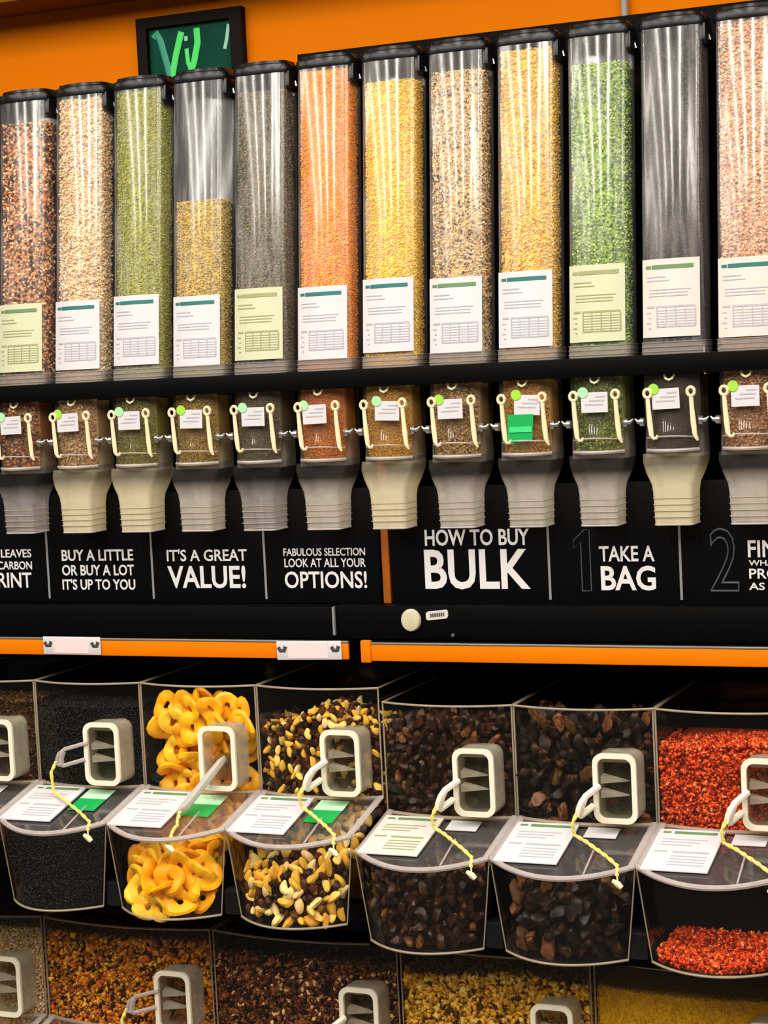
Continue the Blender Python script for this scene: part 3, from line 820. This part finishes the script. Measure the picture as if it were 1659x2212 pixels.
# scoop holder (rounded pocket standing off the hopper front, near its right side)
HX0, HX1, HZ0, HZ1, HY0 = -0.097, -0.019, 0.018, 0.142, -0.062   # from the bin's right edge
def pocket(y, d=0.0, r=0.018):
    cx, cz = (HX0 + HX1) / 2, (HZ0 + HZ1) / 2
    return [(x, y, z) for x, z in rrect(HX1 - HX0 - 2 * d, HZ1 - HZ0 - 2 * d, r - d * 0.6, 5, cx, cz)]
def m_holder():
    mb = MB(); mb.loft([pocket(HY0), pocket(-0.004)], False, False); mb.loft([pocket(-0.006, 0.003), pocket(HY0, 0.003)], False, False)
    return mb.mesh('scoop_holder', True)
def m_holder_rim():
    mb = MB(); a, b = pocket(HY0 - 0.002, -0.001), pocket(HY0 - 0.002, 0.008); c, d = pocket(HY0 + 0.004, -0.001), pocket(HY0 + 0.004, 0.008)
    n = len(a); vs = a + b + c + d; fs = []
    for i in range(n):
        j = (i + 1) % n
        fs += [(i, j, n + j, n + i), (2*n + i, 3*n + i, 3*n + j, 2*n + j), (i, 2*n + i, 2*n + j, j), (n + i, n + j, 3*n + j, 3*n + i)]
    mb.add(vs, fs); return mb.mesh('holder_rim', True)
def m_scoop_body():
    """rectangular scoop nested in its pocket, mouth towards the shopper"""
    mb = MB(); mb.loft([pocket(HY0 + 0.006, 0.009), pocket(-0.030, 0.010), pocket(-0.024, 0.014)], False, True)
    return mb.mesh('scoop_bowl', True)
def m_scoop_ridge(k):
    mb = MB(); z = HZ1 - 0.030 - 0.026 * k; x0, x1 = HX0 + 0.010, HX1 - 0.012
    if k == 0: mb.box(x0 + 0.002, x1, -0.045, -0.032, z + 0.012, z + 0.016)
    else: mb.loft([[(x0, -0.034, z), (x1 - 0.008, -0.030, z + 0.003), (x0, -0.034, z + 0.016)], [(x0, -0.052, z), (x1 - 0.010, -0.040, z + 0.003), (x0, -0.052, z + 0.012)]])
    return mb.mesh('ridge')
def m_handle(kind):
    mb = MB(); zc = HZ0 + 0.060
    if kind == 'side':        # loop reaching out to the left
        a = Vector((HX0 + 0.006, HY0 - 0.002, zc + 0.008)); d = Vector((-0.060, -0.012, -0.016)); w = Vector((0.004, 0, 0.017))
    else:                     # loop turned towards the shopper
        a = Vector((HX0 + 0.004, HY0 - 0.002, zc - 0.012)); d = Vector((-0.020, -0.034, -0.016)); w = Vector((0.006, 0.0, 0.018))
    loop = [a + w, a + d * 0.8 + w, a + d + w * 0.6, a + d * 1.04, a + d - w * 0.6, a + d * 0.8 - w, a - w]
    mb.tube(loop, 0.0042 if kind == 'side' else 0.0062, 7)
    mb.tube([a + d * 0.86 + w * 0.8, a + d * 0.9, a + d * 0.86 - w * 0.8], 0.006, 7)
    return mb.mesh('handle', True)
def m_flat_handle():
    mb = MB(); a = Vector((-0.056, -0.045, 0.075)); b = Vector((-0.102, -0.135, -0.008)); w = Vector((0.012, 0.0, 0.007)); h = Vector((0.0, -0.004, 0.006))
    mb.loft([[tuple(p) for p in (c - w * k - h, c + w * k - h, c + w * k + h, c - w * k + h)] for c, k in ((a, 0.7), (a.lerp(b, .3), 1.0), (a.lerp(b, .9), 1.15), (b, 1.0))])
    return bevel(mb.mesh('handle'), 0.002)
def m_tether(kind):
    if kind == 'side': s = Vector((HX0 - 0.058, HY0 - 0.016, HZ0 + 0.048))
    elif kind == 'flat': s = Vector((-0.104, -0.138, -0.008))
    else: s = Vector((HX0 - 0.020, HY0 - 0.038, HZ0 + 0.028))
    e = Vector((-0.026, -0.172, lidz(-0.172) + 0.008))
    pts = [s, s + Vector((-0.008, -0.008, -0.022)), Vector((s.x - 0.006, min(s.y, -0.08) - 0.004, 0.004)), None, None, None, e, e + Vector((0.002, -0.012, -0.014))]
    if kind == 'flat': pts = [s, s + Vector((0.0, -0.012, -0.016)), s + Vector((0.004, -0.02, -0.024)), None, None, None, s + Vector((0.010, -0.052, -0.030)), s + Vector((0.012, -0.066, -0.040))]
    for k in range(3): pts[3 + k] = pts[2].lerp(pts[6], (k + 1) / 4) + Vector((0, 0, 0.003))
    # resample and twist
    P = [Vector(p) for p in pts]; dense = []
    for i in range(len(P) - 1):
        for k in range(6): dense.append(P[i].lerp(P[i+1], k / 6))
    dense.append(P[-1]); mb = MB()
    for ph in (0, PI):
        q = [p + Vector((math.cos(i * 0.9 + ph), 0, math.sin(i * 0.9 + ph))) * 0.0016 for i, p in enumerate(dense)]
        mb.tube(q, 0.0024, 6)
    return mb.mesh('tether', True), P[-1]
def m_tclip(p):
    mb = MB(); mb.tube([p, p + Vector((0.001, -0.001, -0.010))], 0.0016, 6)
    c = p + Vector((0.002, -0.002, -0.014))
    mb.tube([c + Vector((-0.010, 0, 0.006)), c, c + Vector((0.006, 0, -0.006))], [0.0035, 0.006, 0.0045], 8)
    return mb.mesh('tether_clip', True)

def make_bin(xl, xr, zl, label, scoop_label, handle='front', sticker='small', paper='paper_white', group='scoop bins in the upper row'):
    hw = round((xr - xl) / 2 - 0.0015, 4); xc = (xl + xr) / 2
    B = thing('scoop_bin', label, 'bin', (xc, 0, zl - TRAY), group)
    up = (0, 0, TRAY)
    hp = obj('hopper', M(('hop', hw), m_hopper(hw)), 'bin_clear', B, up)
    obj('hopper_rim', M(('hoprim', hw), m_hopper_rim(hw)), 'edge_clear', hp)
    ty = obj('tray', M(('tray', hw), m_tray(hw)), 'bin_clear', B, up)
    obj('tray_rim', M(('trayrim', hw), m_tray_rim(hw)), 'edge_clear', ty)
    ld = obj('lid', M(('lid', hw), m_lid(hw)), 'lid_clear', B, up)
    obj('lid_frame', M(('lidfr', hw), m_lid_frame(hw)), 'rim_clear', ld)
    if hw < 0.15:
        cd_ = obj('label_card', M(('card', hw), m_card(hw)), paper, B, up)
        obj('label_print', M(('cardp', hw), m_cardprint(hw)), 'print_olive' if paper != 'paper_white' else 'print_grey', cd_)
        obj('label_header', M(('cardh', hw), m_cardprint(hw, which='h')), 'print_green', cd_)
        if sticker == 'green':
            s = obj('sticker', M(('stw', hw), m_stick(hw, 0.142, 'white')), 'sticker_mint', B, up)
            obj('sticker_band', M(('stg', hw), m_stick(hw, 0.142, 'green')), 'sticker_green', s)
        else:
            obj('sticker', M(('sts', hw), m_stick(hw, 0.142, 'small')), 'paper_white', B, up)
        obj('lid_seam', M(('seam', hw), lambda: MB().tube([(0.045, -0.10, lidz(-0.10) + 0.003), (0.052, fronty(0.4, FB), lidz(fronty(0.4, FB)) + 0.003)], 0.002, 6).mesh('lid_seam', True)), 'rim_clear', ld)
    hr = (hw, 0, TRAY)
    ho = obj('scoop_holder', M('holder', m_holder), 'holder_clear', B, hr)
    obj('holder_rim', M('holderrim', m_holder_rim), 'holder_rim', ho)
    S = thing('scoop', scoop_label, 'scoop', (xc + hw, 0, zl), 'scoops in the bin holders')
    if handle == 'flat':
        obj('handle', M('hflat', m_flat_handle), 'scoop_white', S)
        obj('scoop_bowl', M('flatbowl', lambda: MB().box(HX0 + 0.014, HX1 - 0.014, -0.028, -0.020, HZ0 + 0.012, HZ1 - 0.06).mesh('scoop_bowl')), 'scoop_clear', S)
    else:
        bw = obj('scoop_bowl', M('sbody', m_scoop_body), 'scoop_clear', S)
        for k in range(3): obj('ridge', M(('ridge', k), lambda: m_scoop_ridge(k)), 'holder_clear', bw)
        obj('handle', M(('hand', handle), lambda: m_handle(handle)), 'holder_rim' if handle == 'front' else 'rim_clear', S)
    if hw < 0.15 or handle == 'side':
        key = ('teth', handle)
        if key not in CACHE: CACHE[key] = m_tether(handle)
        me, pe = CACHE[key]
        te = obj('tether', me, 'tether_yellow', S)
        obj('tether_clip', M(('tcl', handle), lambda: m_tclip(pe)), 'clip_ivory', te)
    return xc, hw, zl

# ---- contents helpers in bin coordinates (z 0 = back of the lid)
def bin_core(hw, top, tf, tb, g, hopper=True):
    """heap: hopper block up to `top`, tray heap with height tf at the front, tb at the hopper"""
    mb = MB()
    if hopper and top > 0.0:
        ring = lambda z, k: [(u * (hw - k), fronty(u, 0.0) + k, z) for u in US] + [(hw - k, 0.2, z), (-(hw - k), 0.2, z)]
        mb.loft([ring(-0.03, 0.004 + g), ring(top, 0.004 + g)])
    n = 5; k = 0.004 + g; rings = []
    vt = lambda z: (z + TRAY) / (TRAY - LIDD)
    bot = [trz(u, -TRAY + 0.003, hw, k) for u in US]; fr = [trz(u, tf, hw, k) for u in US]
    bk = [(p[0], 0.0, tb) for p in fr]; bb = [(p[0], 0.0, -TRAY + 0.004) for p in bot]
    mb.loft([bot, fr, bk, bb], False, False, closed=False)
    return mb
def tray_pts(n, hw, tf, tb, g, edge=0.004, spread=1.0):
    """random points on the front wall and the sloping top of the tray heap"""
    hf = max(0.004, tf + TRAY); af = 2 * hw * hf; at = 2 * hw * 0.17
    nf = int(n * af / (af + at)); out = []
    for _ in range(nf):
        u = random.uniform(-0.98, 0.98); z = random.uniform(-TRAY + edge, tf)
        p = trz(u, z, hw, edge + random.uniform(0.2, 1.0) * g * spread); out.append((p[0], p[1], z))
    for _ in range(n - nf):
        u = random.uniform(-0.98, 0.98); t = random.uniform(0, 1)
        z = tf + (tb - tf) * t; p = trz(u, tf, hw, edge + g * 0.5)
        out.append((p[0], p[1] * (1 - t), z + random.uniform(-0.4, 0.4) * g))
    return np.array(out)
def hop_pts(n, hw, top, g, edge=0.004, wav=0.0):
    out = []; a1 = 2 * hw * top; a2 = 2 * hw * 0.12; n1 = int(n * a1 / (a1 + a2))
    for _ in range(n1):
        u = random.uniform(-0.985, 0.985); t = top + wav * math.sin(u * 3 + 1) ; z = random.uniform(-0.035, t)
        out.append((u * (hw - edge), fronty(u, 0.0) + edge + random.uniform(0.2, 1) * g, z))
    for _ in range(n - n1):
        u = random.uniform(-0.985, 0.985)
        out.append((u * (hw - edge), fronty(u, 0) + edge + random.uniform(0, 0.12), top + wav * math.sin(u * 3 + 1) + random.uniform(-0.4, 0.4) * g))
    return np.array(out)
def fill_stuff(name, label, b, top, tf, tb, g, cols, nh, ntr, gloss=False, jit=0.15, elong=1.0, wav=0.0, group=None, side=True):
    xc, hw, zl = b
    ed = 0.004
    if g < 0.013: nh, ntr = int(nh * 2.2), int(ntr * 2.0)
    else: ed = 0.004 + g * 1.2
    P = [hop_pts(nh, hw, top, g, ed, wav=wav)]
    if ntr: P.append(tray_pts(ntr, hw, tf, tb, g, ed))
    # right and left flanks of the hopper
    ns = nh // 5
    for s in (-1, 1):
        P.append(np.stack([np.full(ns, s * (hw - 0.004 - g * 0.5)), rng.uniform(0, 0.15, ns), rng.uniform(-0.03, top, ns)], 1))
    P = np.concatenate(P)
    core = bin_core(hw, top - g * 1.2, tf - g * 0.5, tb - g * 0.5, g * 1.1 + ed - 0.004)
    avg = sum(np.array(c) * w for w, c in cols) / sum(w for w, c in cols)
    me = grain_mesh(name, P, (g * 0.75 * elong, g * 0.6, g * 0.5), pick(cols, len(P), jit), core, avg)
    o = obj(name, me, 'grain_gloss' if gloss else 'grain', None, (xc, 0, zl))
    return tag(o, label, 'food', group, 'stuff')

ZL, ZR = 0.734, 0.7075
b0 = make_bin(-1.022, -0.762, ZL, 'clear scoop bin at the row end with dark brown flakes', 'clear scoop with cream rim in the bin of brown flakes', 'front', 'small')
b1 = make_bin(-0.762, -0.514, ZL, 'clear scoop bin of fine black seeds with green sticker', 'clear scoop with side handle and yellow tether on the black seed bin', 'side', 'green')
b2 = make_bin(-0.514, -0.255, ZL, 'clear scoop bin of yellow dried fruit rings', 'scoop with flat white handle sticking out over the dried fruit ring bin', 'flat', 'green')
b3 = make_bin(-0.255, 0.006, ZL, 'clear scoop bin of pale nuts and dark raisins', 'clear scoop with yellow tether on the bin of nuts and raisins', 'front', 'green')
b4 = make_bin(0.010, 0.272, ZR, 'clear scoop bin of brown dried dates with cream label', 'clear scoop with yellow tether on the bin of brown dates', 'front', 'small', 'paper_ivory')
b5 = make_bin(0.272, 0.539, ZR, 'clear scoop bin of dark wrinkled prunes with white label', 'clear scoop with yellow tether on the bin of dark prunes', 'front', 'small')
b6 = make_bin(0.539, 0.806, ZR, 'clear scoop bin of orange red berries with a nearly empty tray', 'clear scoop with yellow tether on the bin of red berries', 'front', 'small')

fill_stuff('brown_flakes', 'dark brown flakes in the bin at the row end', b0, 0.17, -0.09, -0.06, 0.006, [(3, C_(70,45,18)), (2, C_(45,28,10)), (1, C_(110,75,40))], 1500, 900)
fill_stuff('black_seeds', 'fine black seeds filling the scoop bin', b1, 0.165, -0.062, -0.05, 0.0045, [(6, C_(7,5,5)), (1, C_(34,30,30))], 2600, 2600, True)
fill_stuff('red_berries', 'orange red dried berries in the scoop bin', b6, 0.150, -0.184, -0.182, 0.0062, [(5, C_(206,62,16)), (3, C_(232,92,30)), (3, C_(120,22,6)), (1, C_(244,140,80))], 1700, 800, True, elong=1.3, wav=0.006)

# ---- individual pieces -------------------------------------------------
def variants(name, fn, k, mat):
    out = []
    for i in range(k):
        me = fn(random.Random(100 + i)); me.name = name; me.materials.append(MATS[mat]); out.append(me)
    return out
def colour_mesh(me, c):
    at = me.color_attributes.new('Col', 'FLOAT_COLOR', 'POINT')
    a = np.ones((len(me.vertices), 4)); a[:, :3] = np.array(c); at.data.foreach_set('color', a.ravel().astype(np.float32)); return me
def ring_mesh(r):
    R0 = r.uniform(0.0155, 0.0195); R1 = r.uniform(0.0105, 0.0125); fold = r.uniform(-0.35, 0.5); ph = r.uniform(0, 6)
    mb = MB(); rings = []; n, m = 18, 7
    for i in range(n):
        a = 2*PI*i/n; rr = R0 * (1 + 0.14 * math.sin(2*a + ph) + 0.07 * math.sin(3*a + 2*ph)); rad = R1 * (1 + 0.18 * math.sin(3*a + ph * 1.7))
        ring = []
        for j in range(m):
            b = 2*PI*j/m; x = (rr + rad * math.cos(b)) * math.cos(a); y = (rr + rad * math.cos(b)) * math.sin(a); z = rad * 0.55 * math.sin(b)
            z += fold * (x * x) * 22 + 0.004 * math.sin(2*a + ph)
            ring.append((x, y, z))
        rings.append(ring)
    mb.loft(rings + rings[:1], False, False)
    me = mb.mesh('ring', True); return colour_mesh(me, pick([(3, C_(255,186,16)), (2, C_(255,172,8)), (2, C_(255,200,48))], 1, 0.03)[0])
def blob_mesh(r, ax, wr, cols, n=9, m=7, bend=0.0, mottle=False):
    ph = r.uniform(0, 6); mb = MB(); rings = []
    for i in range(n + 1):
        t = PI * i / n; ring = []
        for j in range(m):
            a = 2*PI*j/m; k = 1 + wr * math.sin(3*a + ph + 2*t) + wr * 0.7 * math.sin(5*t + 2*a + ph * 2)
            x = ax[0] * math.cos(t) ; y = ax[1] * math.sin(t) * math.cos(a) * k; z = ax[2] * math.sin(t) * math.sin(a) * k
            y += bend * (x / ax[0]) ** 2 * ax[0]
            ring.append((x, y, z))
        rings.append(ring)
    mb.loft(rings, False, False)
    me = mb.mesh('piece', True); me = colour_mesh(me, pick(cols, 1, 0.08)[0])
    if mottle:     # wrinkled skin: patches of lighter and darker flesh
        at = me.color_attributes['Col']; nv = len(me.vertices); a = np.ones((nv, 4), np.float32)
        base = pick(cols, 1, 0.05)[0]; k = rng.random((nv, 1)) ** 1.5
        a[:, :3] = base * (1 - k) + pick(cols, nv, 0.1) * k
        at.data.foreach_set('color', a.ravel())
    return me
def place(meshes, name, label, cat, group, b, pts, scale=(0.85, 1.15), facing=0.0):
    xc, hw, zl = b
    for p in pts:
        me = random.choice(meshes)
        o = bpy.data.objects.new(name, me); COL.objects.link(o)
        o.location = (xc + p[0], p[1], zl + p[2])
        if random.random() < facing:
            o.rotation_euler = (PI/2 + random.uniform(-.6, .6), random.uniform(-.5, .5), random.uniform(-.6, .6))
        else:
            o.rotation_euler = (random.uniform(0, 6.3), random.uniform(0, 6.3), random.uniform(0, 6.3))
        s = random.uniform(*scale); o.scale = (s, s, s)
        tag(o, label, cat, group)
def spaced(cands, dmin, limit):
    keep = []
    for c in cands:
        if all((c[0]-k[0])**2 + (c[1]-k[1])**2 + (c[2]-k[2])**2 > dmin * dmin for k in keep):
            keep.append(c)
            if len(keep) >= limit: break
    return keep
plain_attr = 'grain_gloss'
# dried fruit rings
RING = variants('dried_fruit_ring', ring_mesh, 8, 'grain_gloss')
hw = b2[1]
def wavy(p, lim): return p
c = [p for p in hop_pts(2500, hw - 0.020, 0.165, 0.012, edge=0.018) if p[1] < 0.03]
place(RING, 'dried_fruit_ring', 'yellow dried fruit ring behind the hopper front', 'dried fruit', 'dried fruit rings', b2, spaced(c, 0.030, 46), facing=0.85)
c2 = [(p[0], p[1] + 0.030, p[2]) for p in hop_pts(1500, hw - 0.024, 0.165, 0.02, edge=0.02) if p[1] < 0.03]
place(RING, 'dried_fruit_ring', 'yellow dried fruit ring behind the hopper front', 'dried fruit', 'dried fruit rings', b2, spaced(c2, 0.030, 60), facing=0.5)
c3 = np.concatenate([tray_pts(2500, hw - 0.012, -0.125, -0.035, 0.012, edge=0.016), tray_pts(1200, hw - 0.02, -0.135, -0.045, 0.03, edge=0.03)])
place(RING, 'dried_fruit_ring', 'yellow dried fruit ring in the front tray under the lid', 'dried fruit', 'dried fruit rings', b2, spaced(c3, 0.025, 95), facing=0.35)
# nuts and raisins
NUT = variants('nut', lambda r: blob_mesh(r, (0.0115, 0.0064, 0.0050), 0.06, [(3, C_(248,206,104)), (2, C_(252,222,146)), (2, C_(230,176,62))], bend=r.uniform(0, 0.5)), 8, 'grain')
RAIS = variants('raisin', lambda r: blob_mesh(r, (0.0085, 0.006, 0.005), 0.16, [(3, C_(44,20,8)), (2, C_(84,42,14))]), 6, 'grain_gloss')
hw = b3[1]
c = list(hop_pts(3000, hw, 0.150, 0.010, edge=0.008, wav=0.02)); k1 = spaced(c, 0.0125, 300)
random.shuffle(k1)
place(NUT, 'nut', 'pale yellow nut among raisins behind the hopper front', 'nut', 'pale nuts in the nut and raisin bin', b3, k1[:140])
place(RAIS, 'raisin', 'dark raisin among pale nuts behind the hopper front', 'raisin', 'raisins in the nut and raisin bin', b3, k1[140:])
c = list(tray_pts(3000, hw, -0.120, -0.030, 0.010, edge=0.008)); k2 = spaced(c, 0.0155, 200)
random.shuffle(k2)
place(NUT, 'nut', 'pale yellow nut among raisins in the front tray under the lid', 'nut', 'pale nuts in the nut and raisin bin', b3, k2[:110], (1.15, 1.6))
place(RAIS, 'raisin', 'dark raisin among pale nuts in the front tray under the lid', 'raisin', 'raisins in the nut and raisin bin', b3, k2[110:], (1.05, 1.4))
fill_stuff('nut_heap', 'heap of nuts and raisins deeper in the scoop bin', b3, 0.140, -0.128, -0.040, 0.014, [(3, C_(70,40,20)), (2, C_(190,140,60)), (1, C_(40,20,12))], 500, 300, elong=1.2, wav=0.02)
# dates
DATE = variants('date', lambda r: blob_mesh(r, (0.0155, 0.0085, 0.0065), 0.24, [(4, C_(40,19,8)), (2, C_(82,44,16)), (3, C_(18,8,5)), (0.8, C_(128,78,36))], mottle=True), 10, 'grain_gloss')
hw = b4[1]
place(DATE, 'dried_date', 'small brown dried date behind the hopper front', 'dried fruit', 'brown dates in the bin', b4, spaced(list(hop_pts(3000, hw, 0.175, 0.012, edge=0.012)), 0.0175, 170))
place(DATE, 'dried_date', 'small brown dried date in the front tray under the lid', 'dried fruit', 'brown dates in the bin', b4, spaced(list(tray_pts(3000, hw, -0.068, -0.045, 0.012, edge=0.012)), 0.018, 130))
fill_stuff('date_heap', 'heap of brown dates deeper in the scoop bin', b4, 0.165, -0.078, -0.055, 0.016, [(3, C_(40,22,14)), (1, C_(80,48,26))], 300, 200)
# prunes
PRUNE = variants('prune', lambda r: blob_mesh(r, (0.021, 0.0115, 0.0080), 0.28, [(5, C_(18,10,6)), (2, C_(46,29,13)), (1, C_(96,64,30)), (0.5, C_(132,78,46))], mottle=True), 10, 'grain_gloss')
hw = b5[1]
place(PRUNE, 'dried_prune', 'dark wrinkled prune behind the hopper front', 'dried fruit', 'dark prunes in the bin', b5, spaced(list(hop_pts(3000, hw, 0.185, 0.016, edge=0.016)), 0.024, 110))
place(PRUNE, 'dried_prune', 'dark wrinkled prune in the front tray under the lid', 'dried fruit', 'dark prunes in the bin', b5, spaced(list(tray_pts(3000, hw, -0.080, -0.045, 0.016, edge=0.016)), 0.025, 90))
fill_stuff('prune_heap', 'heap of dark prunes deeper in the scoop bin', b5, 0.17, -0.095, -0.06, 0.020, [(3, C_(26,17,13)), (1, C_(55,36,24))], 260, 160)

# ---- lower shelf boards and the second row
SH = thing('shelf', 'black shelf board under the upper row of scoop bins', 'shelf', (0, 0, 0.455))
obj('shelf_board', bbox_mesh(-1.35, 0.002, -0.10, 0.305, 0.050, 0.078, 'shelf_board', 0.0015), 'black_steel', SH)
obj('shelf_board', bbox_mesh(0.004, 1.35, -0.10, 0.305, 0.024, 0.052, 'shelf_board', 0.0015), 'black_steel', SH)
for x, z in ((0.262, ZR), (0.527, ZR), (-0.262, ZL), (-0.521, ZL), (0.796, ZR)):
    obj('shelf_clip', M('sclip', lambda: bbox_mesh(-0.010, 0.026, -0.148, -0.098, 0.0, 0.050, 'shelf_clip', 0.006)), 'black_plastic', SH, (x, 0, z - TRAY - 0.455 - 0.0005))
Z2 = 0.240
bins2 = []
for (xl, xr, lab, sl, hd) in ((-1.172, -0.780, 'lower clear scoop bin of pale beige flakes', 'clear scoop in the lower bin of beige flakes', 'front'),
                              (-0.777, -0.385, 'lower clear scoop bin of golden brown granola clusters', 'clear scoop with side handle in the golden granola bin', 'side'),
                              (-0.382, 0.018, 'lower clear scoop bin of dark brown trail mix', 'clear scoop in the dark trail mix bin', 'front'),
                              (0.021, 0.402, 'lower clear scoop bin of yellow brown nut pieces', 'clear scoop in the yellow nut piece bin', 'front'),
                              (0.405, 0.797, 'lower clear scoop bin of mustard yellow powder', 'clear scoop in the mustard yellow powder bin', 'front')):
    bins2.append(make_bin(xl, xr, Z2, lab, sl, hd, 'small', group='scoop bins in the lower row'))
G2 = 'foods in the lower bins'
fill_stuff('beige_flakes', 'pale beige flakes in the lower bin', bins2[0], 0.185, -0.09, -0.05, 0.0060, [(4, C_(225,195,145)), (2, C_(205,165,100)), (1, C_(235,215,180))], 2600, 500)
fill_stuff('granola_clusters', 'golden brown granola clusters in the lower bin', bins2[1], 0.182, -0.09, -0.05, 0.0092, [(4, C_(208,136,28)), (3, C_(146,80,16)), (2, C_(240,176,60)), (2, C_(48,24,8)), (1, C_(220,100,26))], 2600, 500, elong=1.2)
fill_stuff('trail_mix', 'dark brown trail mix in the lower bin', bins2[2], 0.165, -0.09, -0.05, 0.0090, [(4, C_(92,48,22)), (3, C_(140,82,42)), (3, C_(36,16,10)), (1, C_(236,186,130))], 2600, 500, elong=1.3)
fill_stuff('nut_pieces', 'yellow brown nut pieces in the lower bin', bins2[3], 0.165, -0.09, -0.05, 0.0098, [(4, C_(240,184,56)), (3, C_(196,136,34)), (2, C_(250,212,100)), (2, C_(80,46,12))], 2400, 500, elong=1.3, wav=0.012)
fill_stuff('yellow_powder', 'mustard yellow powder in the lower bin', bins2[4], 0.165, -0.09, -0.05, 0.0022, [(4, C_(228,176,10)), (2, C_(236,190,34))], 9000, 500)
# bottom deck
DK = obj('shelf', bbox_mesh(-1.35, 1.35, -0.30, 0.305, 0.0, Z2 - TRAY, 'base_deck', 0.003), 'black_steel')
tag(DK, 'low black base deck under the lower scoop bins', 'shelf')
